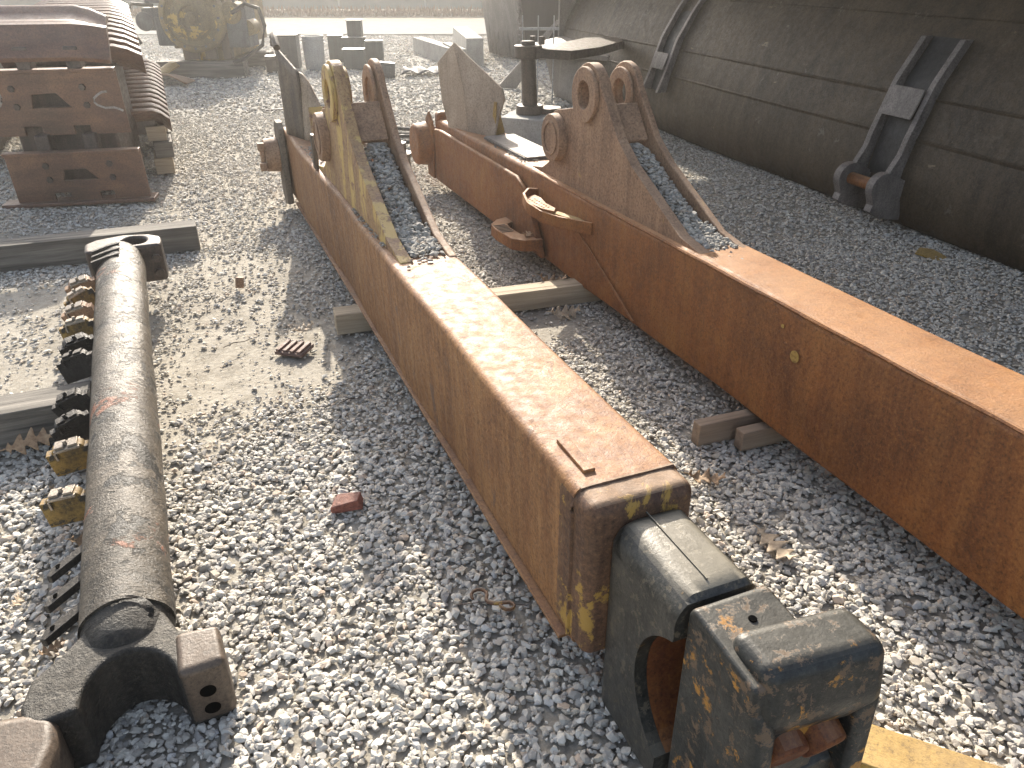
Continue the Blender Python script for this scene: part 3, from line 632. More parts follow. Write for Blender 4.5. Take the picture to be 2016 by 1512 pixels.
# small pipe clamps along the left side
for q, (y, dz, dirty) in enumerate(((2.20, 0, 1), (2.06, 0, 0), (1.91, 0, 1), (1.76, 0, 0), (1.62, -.01, 2), (1.50, -.02, 2), (1.20, -.02, 2), (1.06, -.03, 2), (.90, -.03, 0), (.64, -.03, 0))):
    root = bpy.data.objects.new('tube_clamp', None); link(root, pipe); root.location = (-.158, y, .0 + dz); root.scale = (1.05, 1.05, 1.05); root.rotation_euler = (R(8 * math.cos(q * 3)), R(-14 + 7 * math.sin(q * 5)), R(14 * math.sin(q * 2)))
    bm_ = 'grease_black' if dirty == 2 else 'clamp_ochre' if dirty == 0 else 'rust_ear'
    b = B(); b.box(-.062, .062, -.016, .016, -.05, .01)
    b.plate([(-.062, .01), (-.062, .030)] + [(-.028 + .016 * math.cos(R(a)), .03 - .016 * math.sin(R(a))) for a in range(180, 361, 30)] + [(-.008, .034), (.012, .034)] + [(.032 + .016 * math.cos(R(a)), .03 - .016 * math.sin(R(a))) for a in range(180, 361, 30)] + [(.062, .03), (.062, .01)], -.016, .016, lambda t, a, c: (a, t, c))
    b.obj('clamp_base', bm_, root, bevel=.002)
    b = B(); b.box(-.034, .038, -.024, .024, .036, .044); b.box(-.03, -.004, -.018, .018, .0445, .052); b.box(.008, .034, -.018, .018, .0445, .052); b.box(-.036, -.030, -.024, .024, .01, .036)
    b.cyl((.0, 0, .0445), (.0, 0, .06), .006, n=8)
    b.obj('clamp_strap', 'grease_black' if dirty == 2 else 'thin_steel', root, bevel=.001)
# loose bearing cap in the very corner
b = B(); oc = [(-.28, -.16), (-.30, -.02), (-.235, .045), (-.06, .06), (.0, .04), (.02, -.02), (.02, -.16), (-.04, -.20), (-.2, -.2)]
b.plate(oc, 0, .155, lambda t, a, c: (a, c, t))
cap = b.obj('bearing_cap', 'rust_dark', None, bevel=.03, seg=4, smooth=60); cap.location = (-.925, .995, .0); cap.rotation_euler = (0, 0, R(8))
tag(cap, 'loose worn steel bearing cap with a bolt hole in front of the pipe end block', 'bearing cap')
b = B(); b.cyl((-.06, -.20, .095), (-.06, -.17, .095), .021, n=20); b.plate([(-.24, -.165), (-.27, -.30), (.0, -.30), (.02, -.165)], .0, .14, lambda t, a, c: (a, c, t))
b.bm.free(); b = B(); b.cyl((-.05, -.2035, .10), (-.05, -.195, .10), .02, n=20); b.obj('bolt_hole', 'hole', cap)

# yellow bar under the near end of the arm
b = B(); b.box(-.35, .55, -.055, .055, 0, .05); o = b.obj('yellow_bar', 'yellow', None, bevel=.004); o.location = (.72, 1.06, .0); o.rotation_euler = (0, 0, R(-24))
tag(o, 'flat bar with peeling yellow paint on the gravel under the pivot end', 'steel bar')

# ---------------------------------------------------------------- dump body on the right
az = 18.0; W = frame((2.4, 5.05, 0), az)      # x = to the right of the wall, y along (far), so outward is -x
body = empty('dump_body', 'huge dark steel dump body with channel brackets, filling the upper right', 'dump body', mat=W)
pr = [(.30, .004), (.06, .02), (-.005, .06), (-.045, .20), (-.04, .36), (.0, .56), (.10, .86), (.24, 1.10), (.40, 1.32), (.62, 1.62), (.70, 2.72)]
b = B(); ns = 60; V = []; F = []
SS = np.linspace(-4.6, 5.8, ns)
for s_ in SS:
    for (x, z) in pr: V.append((x + .006 * math.sin(s_ * 2.3 + z * 3), s_, z))
m = len(pr)
for i in range(ns - 1): F += [(i * m + k, (i + 1) * m + k, (i + 1) * m + k + 1, i * m + k + 1) for k in range(m - 1)]
b._add(V, F); b.obj('side_shell', 'body', body, smooth=60, solid=.03)
def onw(z):
    for (x0, z0), (x1, z1) in zip(pr[:-1], pr[1:]):
        if z0 <= z <= z1: return x0 + (x1 - x0) * (z - z0) / (z1 - z0)
    return pr[-1][0]
for (z, mname) in ((.55, 'body'), (.775, 'body'), (1.2, 'body')):
    b = B(); V = []
    for s_ in np.linspace(-4.5, 5.7, 40):
        x = onw(z) - .014 + .006 * math.sin(s_ * 2.3 + z * 3); V += [(x - .004, s_, z - .020), (x - .009, s_, z), (x + .002, s_, z + .010)]
    b._add(V, [(3 * i + k, 3 * i + 3 + k, 3 * i + 4 + k, 3 * i + 1 + k) for i in range(39) for k in (0, 1)]); b.obj('seam_lap', mname, body, smooth=60)
b = B(); b.box(-1.56, .75, -4.4, 6.0, 2.70, 2.76); b.obj('added_shade_plate', 'body', body)  # added plate above the view, put there to shade the ground
b = B(); b.box(-.02, 2.6, 5.78, 5.83, .02, 2.7); b.obj('end_plate', 'body_grey', body)
# foot plates under the shell
b = B(); b.box(.35, 2.4, -4.5, 5.75, .0, .05); b.obj('floor_plate', 'black', body)
def channel(s0, full):
    t = bpy.data.objects.new('bracket_channel', None); link(t, body)
    zz = list(np.linspace(.30, 1.10, 26)) if full else list(np.linspace(.40, 1.30, 26))
    for sgn in (-1, 1):
        b = B(); V = []
        for k, z in enumerate(zz):
            lift = .075 if z > .4 else .075
            x = onw(z) - lift - (.05 * max(0, (.46 - z)) / .16 if full else .03 * max(0, .55 - z) / .15); hw = .15
            s_ = s0 + sgn * hw + (0.04 * max(0, (.6 - z)) )
            V += [(x, s_ - .02, z), (x, s_ + .022, z), (onw(z) + .02, s_ + .022, z), (onw(z) + .02, s_ - .02, z)]
        nn = len(zz); F = [(4 * i + k, 4 * i + (k + 1) % 4, 4 * i + 4 + (k + 1) % 4, 4 * i + 4 + k) for i in range(nn - 1) for k in range(4)] + [(3, 2, 1, 0), tuple(4 * nn - 4 + k for k in range(4))]
        b._add(V, F); b.obj('channel_rail', 'channel', t, bevel=.003)
    b = B(); za, zb = (.66, .83) if full else (.60, .74)
    b.hexa([(onw(za) - .095, s0 - .125, za), (onw(za) - .083, s0 - .125, za), (onw(za) - .083, s0 + .13, za), (onw(za) - .095, s0 + .13, za),
            (onw(zb) - .095, s0 - .13, zb), (onw(zb) - .083, s0 - .13, zb), (onw(zb) - .083, s0 + .13, zb), (onw(zb) - .095, s0 + .13, zb)])
    b.obj('channel_cover', 'channel', t, bevel=.003)
    V = []; zc = [z for z in zz]
    b = B()
    for z in zc: V += [(onw(z) - .022, s0 - .12, z), (onw(z) - .022, s0 + .12, z)]
    b._add(V, [(2 * i, 2 * i + 1, 2 * i + 3, 2 * i + 2) for i in range(len(zc) - 1)]); b.obj('channel_web', 'black', t)
channel(-.10, True); channel(3.02, False)
# hinge hooks and pin
hk = bpy.data.objects.new('hinge', None); link(hk, body)
for s_ in (-.27, .03):
    b = B(); q = arc(-.20, .27, .095, 60, 215, 10) + [(-.26, .17), (-.275, .13), (-.23, .10), (-.12, .07), (-.03, .06), (-.03, .30)]
    b.plate(q, s_ - .03, s_ + .03, lambda t, a, c: (a, t, c)); b.obj('hinge_hook', 'channel', hk, bevel=.008)
b = B(); b.cyl((-.20, -.27, .27), (-.20, .03, .27), .038); b.obj('hinge_pin', 'rust_red', hk)
# low ribs and the far shelf with its curved skirt
b = B()
b._add([(-.34, 5.95, .56), (-.50, 5.6, .56), (-.40, 5.0, .555), (-.02, 4.25, .56), (.05, 4.3, .62), (.04, 5.8, .66)], [(0, 1, 2, 3, 4, 5)])
b.obj('side_shelf', 'body_grey', body, solid=.05, bevel=.004)
b = B(); b.grid(lambda u, v: (-.30 + .30 * u ** .6 * (1 - v) + .12 * v, 5.55 - 1.0 * u - .15 * v, .54 - .54 * v), 12, 6); b.obj('curved_skirt', 'body_grey', body, solid=.04)
b = B(); b.hexa([(-.62, 6.5, 0), (-.42, 6.3, 0), (-.40, 6.36, 0), (-.60, 6.56, 0), (.0, 5.95, .85), (.03, 5.9, .85), (.05, 5.93, .85), (.02, 5.98, .85)]); b.obj('stay_plate', 'body_grey', body)
# yellow scrap plate under the shell
b = B(); b.plate([(0, 0), (.02, .06), (.09, .075), (.16, .04), (.22, -.06), (.12, -.02)], 0, .01, lambda t, a, c: (a, c, t)); o = b.obj('scrap_plate', 'yellow', None, bevel=.002)
o.location = (2.33, 4.22, .02); o.rotation_euler = (R(20), R(8), R(-20)); tag(o, 'small yellow painted plate offcut in the shade under the dump body', 'scrap plate')

# kingpin post on a concrete block
b = B(); b.hexa([(-.10, 7.02, 0), (.34, 6.82, 0), (.52, 7.26, 0), (.06, 7.52, 0), (-.11, 7.02, .30), (.33, 6.82, .30), (.51, 7.26, .30), (.05, 7.52, .30)])
o = b.obj('concrete_block', 'concrete', None, bevel=.012); tag(o, 'grey concrete block under the upright steel post', 'concrete block')
post = empty('steel_post', 'rusty round steel post with flanges standing on the concrete block', 'steel post', (.16, 7.2, .302))
b = B(); b.cyl((0, 0, 0), (0, 0, .075), .125, .12, 32); b.cyl((.18, .02, 0), (.18, .02, .05), .12, .12, 6); b.obj('base_flange', 'rust_dark', post, bevel=.006)
b = B(); b.cyl((0, 0, .076), (-.02, 0, .46), .068, .066, 28); b.obj('shaft', 'rust_dark', post)
b = B(); b.cyl((-.02, 0, .461), (-.02, 0, .565), .118, .122, 32); b.cyl((-.02, 0, .566), (-.02, 0, .60), .062, .058, 24)
b.plate([(.0, -.10), (.30, -.05), (.62, .55), (.95, 1.45), (.95, 1.95), (.55, 1.5), (.25, .7), (.0, .10)], .47, .545, lambda t, a, c: (a + .05, c, t - .07 * a)); b.obj('top_collar', 'rust_dark', post, bevel=.008)
b = B(); b.cyl((.1, .05, .566), (.1, .05, .63), .03, n=6); b.cyl((.02, .1, .566), (.02, .1, .63), .025, n=6); b.objs('bolt', 'rust_dark', post)

# second body farther off with a hanging chain
bk = empty('loader_bucket', 'smaller dark steel bucket standing far behind the concrete block', 'bucket', (-.42, 15.6, 0))
b = B(); b.hexa([(-.02, .0, .0), (.62, -1.4, 0), (3.4, -.6, 0), (3.0, 1.8, 0), (-.35, .3, 2.2), (.35, -1.7, 2.2), (3.6, -.8, 2.2), (3.2, 2, 2.2)]); b.obj('bucket_shell', 'body_grey', bk, bevel=.03)
b = B(); b.hexa([(.68, -1.56, .1), (.72, -1.55, .1), (2.2, -1.12, .1), (2.2, -1.17, .1), (.42, -1.86, 2.1), (.46, -1.85, 2.1), (2.3, -1.3, 2.1), (2.3, -1.35, 2.1)]); b.obj('bucket_side', 'black', bk)
b = B()
for i in range(7): b.box(.0 + i * .085, .045 + i * .085, -.22 - i * .19, -.17 - i * .19, .02, .55)
b.obj('wear_strip', 'body_grey', bk)
b = B()
for i in range(17):
    z = 1.75 - i * .085; x = .50 + .05 * i / 17
    a = i % 2 * 90
    pts = [(x + .028 * math.cos(t) * (1 if a else .25), -1.9 + .1 * i / 17 + .028 * math.cos(t) * (.25 if a else 1), z + .055 * math.sin(t)) for t in np.linspace(0, 2 * math.pi, 9)]
    b.tube(pts, .010, 5)
o = b.obj('chain', 'channel', None); o.location = (-.42, 15.6, 0); tag(o, 'steel chain hanging down the corner of the far bucket', 'chain')

# ---------------------------------------------------------------- track chains, upper left
TR = frame((-2.60, 5.42, 0), 12.0)
def shoe(b, M4, w=.86, h=.40, curved=True, bars=3):
    """a grouser shoe lying in local xy, x = width (0..-w), y = pitch, z up"""
    prof = [(0, 0), (.02, .028), (.05, .030), (.10, .012), (.19, .012), (.24, .030), (.27, .028), (.30, .0), (.28, -.012), (.02, -.012)]
    prof = [(a * h / .30, c) for a, c in prof]
    nx_ = 10
    V = []; n = len(prof)
    for i in range(nx_ + 1):
        x = -w * i / nx_; e = min(i, nx_ - i)
        drop = (.075, .025, 0)[e] if curved and e < 3 else 0
        V += [M4 @ Vector((x, a, c - drop)) for a, c in prof]
    F = [(i * n + k, i * n + (k + 1) % n, (i + 1) * n + (k + 1) % n, (i + 1) * n + k) for i in range(nx_) for k in range(n)] + [tuple(range(n))[::-1], tuple(range(nx_ * n, (nx_ + 1) * n))]
    b._add(V, F)
def T4(x, y, z, rx=0, ry=0, rz=0): return Matrix.Translation((x, y, z)) @ Euler((R(rx), R(ry), R(rz))).to_matrix().to_4x4()
def flat_shoe(x, y, z, w_, h, rx, rz, parent):
    s = bpy.data.objects.new('track_shoe', None); link(s, parent)
    s.matrix_local = T4(x, y, z, rx, 0, rz)
    hole = [(-w_ * .62, h * .42), (-w_ * .60, h * .62), (-w_ * .44, h * .64), (-w_ * .36, h * .42)]
    b = B(); b.plate([(0, 0), (0, h), (-w_, h), (-w_ * 1.0, 0), (-w_ * .72, 0), (-w_ * .72, .06), (-w_ * .60, .06), (-w_ * .60, 0), (-w_ * .38, 0), (-w_ * .38, .06), (-w_ * .27, .06), (-w_ * .27, 0)], -.012, .012, lambda t, a, c: (a, t, c), [hole])
    b.box(-w_, 0, -.045, -.0125, h - .022, h); b.obj('shoe_plate', 'track', s, bevel=.004)
    b = B()
    for (px_, pz_) in ((.25, .45), (.25, .72), (.72, .45), (.72, .72)): b.cyl((-w_ * px_, -.013, h * pz_), (-w_ * px_, -.028, h * pz_), .022, n=6)
    b.objs('shoe_bolt', 'track_dark', s)
    return s
trk = empty('track_chain', 'folded bulldozer track with two big flat rusty shoes facing the viewer', 'track chain', mat=TR, group='rusty track chains')
flat_shoe(.02, .0, .03, .86, .35, 4, 0, trk)
up_shoe = flat_shoe(-.04, .10, .46, .92, .43, 5, 0, trk)
ch = [(-.085, .276), (-.12, .272), (-.146, .258), (-.178, .233), (-.180, .208), (-.165, .19), (-.12, .169), (-.067, .172), (-.035, .160), (-.012, .147)]
b = B(); b.tube([(x, -.0128, z) for x, z in ch], .0085, 6, Matrix.Diagonal((1, .25, 1, 1)) @ Matrix.Translation((0, -.036, 0))); b.obj('chalk_mark', 'white', up_shoe)
b = B(); b.tube([(-.80 + .055 * math.cos(t), -.0128, .26 + .07 * math.sin(t)) for t in np.linspace(2.2, 6.6, 12)], .012, 6, Matrix.Diagonal((1, .25, 1, 1)) @ Matrix.Translation((0, -.036, 0))); b.obj('chalk_mark', 'white', up_shoe)
b = B(); b.box(-.94, .05, -.06, .10, .008, .035); b.obj('shoe_lip', 'track', trk, bevel=.006)
b = B(); shoe(b, T4(-.06, .02, .93, 66, 0, 0), .98, .25); b.obj('track_shoe', 'track', trk, bevel=.003)
b = B(); shoe(b, T4(-.10, .14, 1.12, 22, 0, 0), .92, .30); b.obj('track_shoe', 'track', trk, bevel=.003)
b = B()
for (x, z) in ((-.30, .35), (-.60, .35), (-.28, .90), (-.58, .90)): b.box(x - .045, x + .045, .03, .14, z - .04, z + .12)
b.objs('link', 'track_dark', trk, bevel=.012)
b = B(); b.box(-.80, -.16, .20, .8, .10, .86); b.obj('link_stack', 'track_dark', trk, bevel=.02)
trk2 = empty('track_chain', 'long folded track with raised ribbed shoes running away behind the flat shoes', 'track chain', mat=frame((-2.52, 5.62, 0), 23.5), group='rusty track chains')
for i in range(14):
    b = B(); shoe(b, T4(.0 - .005 * i, .32 + i * .25, .98 + .022 * i - .0006 * i * i, -30, 0, 0), .88, .30); b.obj('track_shoe', 'track', trk2, bevel=.002)
b = B(); b.box(-.70, -.22, .45, 4.0, .12, .92); b.obj('link_stack', 'track_dark', trk2, bevel=.02)
b = B(); b.box(-1.45, -1.0, 1.5, 4.7, .9, .96); b.box(-1.40, -1.35, 1.5, 4.7, 0, .9); b.objs('side_rail', 'track_dark', trk2)
TR3 = frame((-2.78, 5.95, 0), 23.0)
trk3 = empty('track_chain', 'lower track run with ribbed shoes on timber blocks, nearest the gravel', 'track chain', mat=TR3, group='rusty track chains')
for i in range(13):
    b = B(); shoe(b, T4(.20, .16 + i * .20, .50 + .010 * i, -30, 0, 0), .55, .25); b.obj('track_shoe', 'track', trk3, bevel=.002)
b = B(); b.box(-.3, .10, .30, 2.9, .30, .46); b.obj('link_stack', 'track_dark', trk3, bevel=.02)
for q, (x, y, z0, h) in enumerate(((.02, .24, .0, .125), (.04, .22, .13, .12), (.01, .26, .255, .11), (.04, 1.3, .0, .14), (.02, 1.3, .145, .13))):
    o = B().box(0, .14, 0, .36, 0, h).obj('timber_block', 'wood_pale' if q % 2 == 0 else 'wood_grey', None, bevel=.004)
    o.matrix_world = TR3 @ Matrix.Translation((x, y, z0))
    tag(o, ('bottom block of the near timber stack under the ribbed track', 'middle grey block of the near timber stack under the ribbed track', 'top pale block of the near timber stack under the ribbed track',
            'lower grey block of the farther timber stack under the ribbed track', 'upper pale block of the farther timber stack under the ribbed track')[q], 'timber block', 'timber blocks under the track')

# ---------------------------------------------------------------- engine and yard scrap behind
eng = empty('diesel_engine', 'big old yellow and grey diesel engine with round flywheel housing, standing on timbers', 'engine', (-4.55, 12.5, .0))
def ep(b, n, m, par=None, **k): return b.obj(n, m, par or eng, **k)
def eps(b, n, m, par=None, **k): return b.objs(n, m, par or eng, **k)
Mx = Matrix.Translation((-.02, -.42, .80)) @ Euler((R(90), 0, 0)).to_matrix().to_4x4()
b = B(); b.lathe([(.46, -.10), (.46, .06), (.43, .09), (.38, .10), (.37, .05), (.30, .04), (.24, .10), (.16, .12), (.15, .05), (.08, .05), (.07, .13), (.02, .14)], 44, Mx); fw = ep(b, 'flywheel_housing', 'engine', bevel=.004)
b = B()
for i in range(16):
    a = i * math.pi / 8; b.cyl((-.02 + .40 * math.cos(a), -.53, .80 + .40 * math.sin(a)), (-.02 + .40 * math.cos(a), -.50, .80 + .40 * math.sin(a)), .018, n=6)
b.objs('bolt', 'steel_blue', fw)
b = B(); b.box(-.42, .42, -.30, 1.6, .38, 1.35); b.box(-.30, .30, -.32, 1.5, .22, .38); ep(b, 'engine_block', 'engine', bevel=.02)
b = B(); b.box(-.36, .36, -.2, 1.5, 1.35, 1.62); b.cyl((-.2, -.2, 1.55), (-.2, 1.4, 1.55), .12); ep(b, 'cylinder_head', 'engine', bevel=.02)
b = B(); b.box(-.80, -.42, -.28, .1, .62, .92); b.box(-.62, -.34, -.34, -.1, .42, .80); b.cyl((-.78, -.30, .74), (-.78, -.22, .74), .13, n=20); b.box(.42, .72, -.36, .1, .40, .95); eps(b, 'engine_mount', 'steel_blue', bevel=.015)
b = B(); b.cyl((.52, -.38, .86), (.52, -.05, .86), .15, n=22); b.cyl((.52, -.42, .86), (.52, -.38, .86), .10, n=22); b.cyl((.70, -.34, .66), (.70, .0, .66), .11, n=22); b.cyl((.62, -.3, 1.08), (.80, -.2, 1.12), .08, n=18); eps(b, 'alternator', 'engine', bevel=.006)
b = B(); b.cyl((-.62, -.33, 1.12), (-.62, -.1, 1.12), .09, n=18); b.box(-.72, -.5, -.3, .2, .98, 1.3); b.cyl((.60, -.38, .52), (.60, -.1, .52), .12, n=18); eps(b, 'pump', 'steel_blue', bevel=.006)
b = B(); b.tube([(.55, -.42, .86), (.78, -.50, .98), (.95, -.45, .92), (1.0, -.45, .70), (.95, -.5, .45), (.7, -.55, .28), (.52, -.60, .22)], .028, 10)
b.tube([(-.6, -.3, .95), (-.85, -.42, .98), (-.98, -.42, .80), (-.9, -.4, .55), (-.85, -.38, .45)], .026, 10)
b.tube([(.3, -.35, 1.3), (.5, -.45, 1.2), (.62, -.45, 1.0)], .022, 8); eps(b, 'hose', 'black')
b = B(); b.box(-.25, -.05, -.38, -.30, .24, .42); b.box(.05, .22, -.38, -.30, .24, .42); b.box(.30, .42, -.34, -.2, .24, .6); eps(b, 'engine_foot', 'rust_dark', bevel=.01)
for q, (x0, x1, y0, lab) in enumerate(((-.65, .62, -.50, 'dark timber skid, front one under the big engine'), (-.65, .62, .9, 'dark timber skid, rear one under the big engine'))):
    o = B().box(x0, x1, y0, y0 + .25, 0, .22).obj('timber', 'wood_grey', None, bevel=.01); o.location = (-4.55, 12.5, 0); tag(o, lab, 'timber', 'timbers under the engine')
# scrap beside the engine
b = B(); b.grid(lambda u, v: (-.45 + .8 * u, .5 * v, .02 + .34 * math.exp(-((u - .25) / .25) ** 2) * (1 - .5 * v) + .10 * math.sin(u * 9) * v), 14, 7); o = b.obj('scrap_sheet', 'yellow', None, solid=.02)
o.location = (-5.15, 11.35, .12); tag(o, 'crumpled pale yellow sheet metal leaning by the engine timbers', 'scrap metal')
b = B(); b.grid(lambda u, v: (-.3 + .75 * u, .35 * v, .02 + .14 * math.sin(u * 3.1) * (1 - v * .4)), 14, 7); o = b.obj('scrap_sheet', 'rust_ear', None, solid=.02)
o.location = (-4.95, 11.2, 0); tag(o, 'low curved brown sheet lying on the gravel before the engine', 'scrap metal')
b = B(); b.lathe([(.135, 0), (.15, .04), (.165, .42), (.172, .425), (.172, .45), (.165, .455), (.168, .50), (.155, .50), (.15, .06)], 32); 
for z in (.40, .445): b.cyl((0, 0, z), (0, 0, z + .008), .176, n=32)
o = b.obj('pail', 'pail', None); o.location = (-3.10, 12.95, 0); tag(o, 'grey plastic pail standing beside the black box', 'pail')
for (lab, loc, sz, rz, m) in (('black metal box with a lid next to the pail', (-3.55, 13.05, 0), (.32, .3, .50), 4, 'steel_blue'), ('low brown box behind the hose of the engine', (-3.62, 12.6, 0), (.3, .22, .24), 10, 'rust_dark')):
    b = B(); b.box(-sz[0] / 2, sz[0] / 2, 0, sz[1], 0, sz[2] - .04); b.box(-sz[0] / 2 - .01, sz[0] / 2 + .01, -.01, sz[1] + .01, sz[2] - .039, sz[2]); o = b.obj('metal_box', m, None, bevel=.006)
    o.location = loc; o.rotation_euler = (0, 0, R(rz)); tag(o, lab, 'box')
SB = [('tallest steel-blue block, centre of the dark scrap stack', (-2.62, 13.9, .30), (.24, .2, .34)), ('middle step of the dark scrap stack', (-2.62, 13.6, 0), (.34, .25, .40)), ('left slab of the dark scrap stack', (-2.98, 14.0, 0), (.24, .2, .40)),
      ('right block of the dark scrap stack', (-2.25, 13.5, 0), (.28, .2, .36)), ('front step of the dark scrap stack', (-2.50, 13.0, 0), (.33, .25, .28))]
for lab, loc, sz in SB:
    b = B(); b.box(-sz[0] / 2, sz[0] / 2, 0, sz[1], 0, sz[2]); b.box(-sz[0] / 2 - .012, sz[0] / 2 + .012, -.012, sz[1], sz[2] + .0005, sz[2] + .02); o = b.obj('steel_weight', 'rail_green', None, bevel=.012)
    o.location = loc; o.rotation_euler = (0, 0, R(random.uniform(-6, 6))); tag(o, lab, 'steel block', 'dark steel blocks in the yard')
b = B(); b.box(-.16, .16, -.1, .1, 0, .20); b.box(-.10, .10, -.112, -.1005, .05, .15); o = b.obj('lamp_box', 'steel_blue', None, bevel=.03, seg=3); o.location = (-1.92, 12.2, .0); o.rotation_euler = (0, R(6), R(12))
tag(o, 'small rounded dark box lying right in front of the scrap stack', 'box')
for q, (p0, p1, w_, h, lab) in enumerate((((-1.75, 15.6, 0), (-.95, 13.55, 0), .22, .27, 'left pale concrete beam behind the upright fin'), ((-.98, 15.9, 0), (-.60, 13.45, 0), .28, .42, 'tall concrete beam on the right behind the upright fin'),
                                           ((-1.12, 14.2, 0), (-.78, 13.0, 0), .14, .30, 'short narrow concrete beam in front of the tall one'))):
    p0 = Vector(p0); p1 = Vector(p1); d = p1 - p0
    o = B().box(0, d.length, -w_ / 2, w_ / 2, 0, h).obj('concrete_beam', 'concrete', None, bevel=.008); o.location = p0; o.rotation_euler = (0, 0, math.atan2(d.y, d.x)); tag(o, lab, 'concrete beam', 'concrete beams in the yard')
b = B(); b.grid(lambda u, v: (-.05 + .9 * u, .4 * v, .02 + .05 * math.sin(u * 11 + v * 3) ** 2 + .04 * math.sin(v * 3.1)), 24, 10); o = b.obj('tarp', 'cloth', None, solid=.006); o.location = (-1.60, 12.25, 0); tag(o, 'crumpled dark tarp scrap lying behind the upright fin', 'tarp')
# belt coil and small drum between the arms
b = B()
for k, (rx_, ry_) in enumerate(((.34, .26), (.31, .24))):
    b.tube([(rx_ * math.cos(t), ry_ * math.sin(t), .02 + .05 * k + .015 * math.sin(3 * t)) for t in np.linspace(0, 2 * math.pi, 40)], .018, 8)
o = b.obj('rubber_belt', 'belt', None); o.location = (-.97, 7.55, 0); tag(o, 'loop of black ribbed rubber belt on the gravel between the arms', 'belt')
b = B(); b.lathe([(.05, 0), (.09, .02), (.09, .10), (.105, .11), (.105, .14), (.06, .145), (.06, .22)], 24); o = b.obj('roller', 'rust_dark', None); o.location = (-.92, 6.35, 0); tag(o, 'small rusty flanged roller standing on the gravel between the arms', 'roller')
b = B(); b.box(-.25, .25, -.015, .015, 0, .03); o = b.obj('steel_strip', 'channel', None); o.location = (.0, 6.75, .12); o.rotation_euler = (0, R(14), R(-42)); tag(o, 'thin pale steel strip leaning in front of the concrete block', 'steel strip')
b = B(); b.tube([(-.35, 0, .02), (-.1, .03, .03), (.1, -.01, .02), (.35, .02, .03)], .008, 6); b.tube([(-.3, .06, .02), (0, .02, .035), (.3, .08, .02)], .006, 6)
o = b.obj('wire', 'track_dark', None); o.location = (-2.45, 9.1, 0); tag(o, 'tangle of thin brown wire on the gravel before the hooked plate', 'wire')
b = B()
for x in (0, .18, .36): b.cyl((x, 0, 0), (x, 0, .42), .008, n=6)
b.cyl((-.04, 0, .36), (.42, 0, .36), .008, n=6)
o = b.obj('wire_rack', 'pail', None); o.location = (.06, 9.4, .55); o.location = (.12, 9.6, .0); o.scale = (1, 1, 2.3); tag(o, 'thin wire rack standing behind the upright post', 'wire rack')

# small things on the gravel
b = B(); b.hexa([(-.05, -.022, 0), (.048, -.03, 0), (.052, .02, 0), (-.045, .032, 0), (-.052, -.02, .026), (.035, -.024, .036), (.05, .018, .034), (-.02, .028, .038)]); o = b.obj('brick', 'brick', None, bevel=.004)
o.location = (-.515, 1.90, .008); o.rotation_euler = (R(4), R(-6), R(14)); tag(o, 'broken piece of red brick on the sunlit gravel', 'brick')
b = B(); b.box(-.07, .07, -.05, .05, 0, .016)
for i in range(4): b.box(-.062 + i * .035, -.042 + i * .035, -.048, .045, .0165, .028)
o = b.obj('grate', 'grate_iron', None, bevel=.003); o.location = (-.955, 3.0, .004); o.rotation_euler = (R(5), R(-3), R(-20)); tag(o, 'small ridged brown metal casting on the gravel near the timber end', 'casting')
b = B(); b.box(-.02, .02, -.012, .012, 0, .055); b.cyl((0, -.014, .04), (0, .014, .04), .011, n=10); o = b.obj('bracket', 'rust_ear', None, bevel=.002); o.location = (-1.42, 3.72, .012); o.rotation_euler = (R(-12), R(6), R(10)); tag(o, 'tiny upright rusty bracket on the gravel right of the pipe', 'bracket')
pts = [(-.045, .022), (-.058, .04), (-.04, .058), (-.015, .05), (-.008, .028), (-.016, .008), (.0, -.008), (.022, -.012), (.05, -.005), (.066, -.025), (.052, -.045), (.03, -.04), (.022, -.025)]
b = B(); b.tube([(x, y, .012 + .003 * i % 2) for i, (x, y) in enumerate(pts)], .0055, 8); o = b.obj('steel_hook', 'rust_collar', None, sub=1); o.location = (-.055, 1.452, .022); tag(o, 'rusty curled S shaped hook on the shaded gravel', 'hook')
b = B(); b.tube([(-.085, .0, .01), (.0, .003, .018), (.10, -.004, .012)], .0016, 5); o = b.obj('wire', 'track_dark', None); o.location = (-.06, 1.452, .03); tag(o, 'straight thin wire lying across the S shaped hook', 'wire')

for i, (x, y, ln, a, lab) in enumerate(((-.62, 2.55, .10, 30, 'short dark twig on the gravel above the red brick piece'), (-1.22, 3.05, .13, 40, 'thin twig on the dusty ground right of the pipe'), (.95, 2.75, .16, 70, 'thin twig in the shade right of the far boom'),
                                       (-1.75, 3.05, .09, 10, 'thin twig on the sandy ground left of the pipe clamps'), (1.55, 2.9, .14, -20, 'grey twig on the shaded gravel below the dump body'))):
    b = B(); b.tube([(-ln / 2, 0, .016), (-ln * .1, .006, .022), (ln * .2, -.003, .018), (ln / 2, .006, .016)], [.0018, .0024, .002, .0012], 5); o = b.obj('twig', 'rust_dark', None); o.location = (x, y, .0); o.rotation_euler = (0, 0, R(a)); tag(o, lab, 'twig')
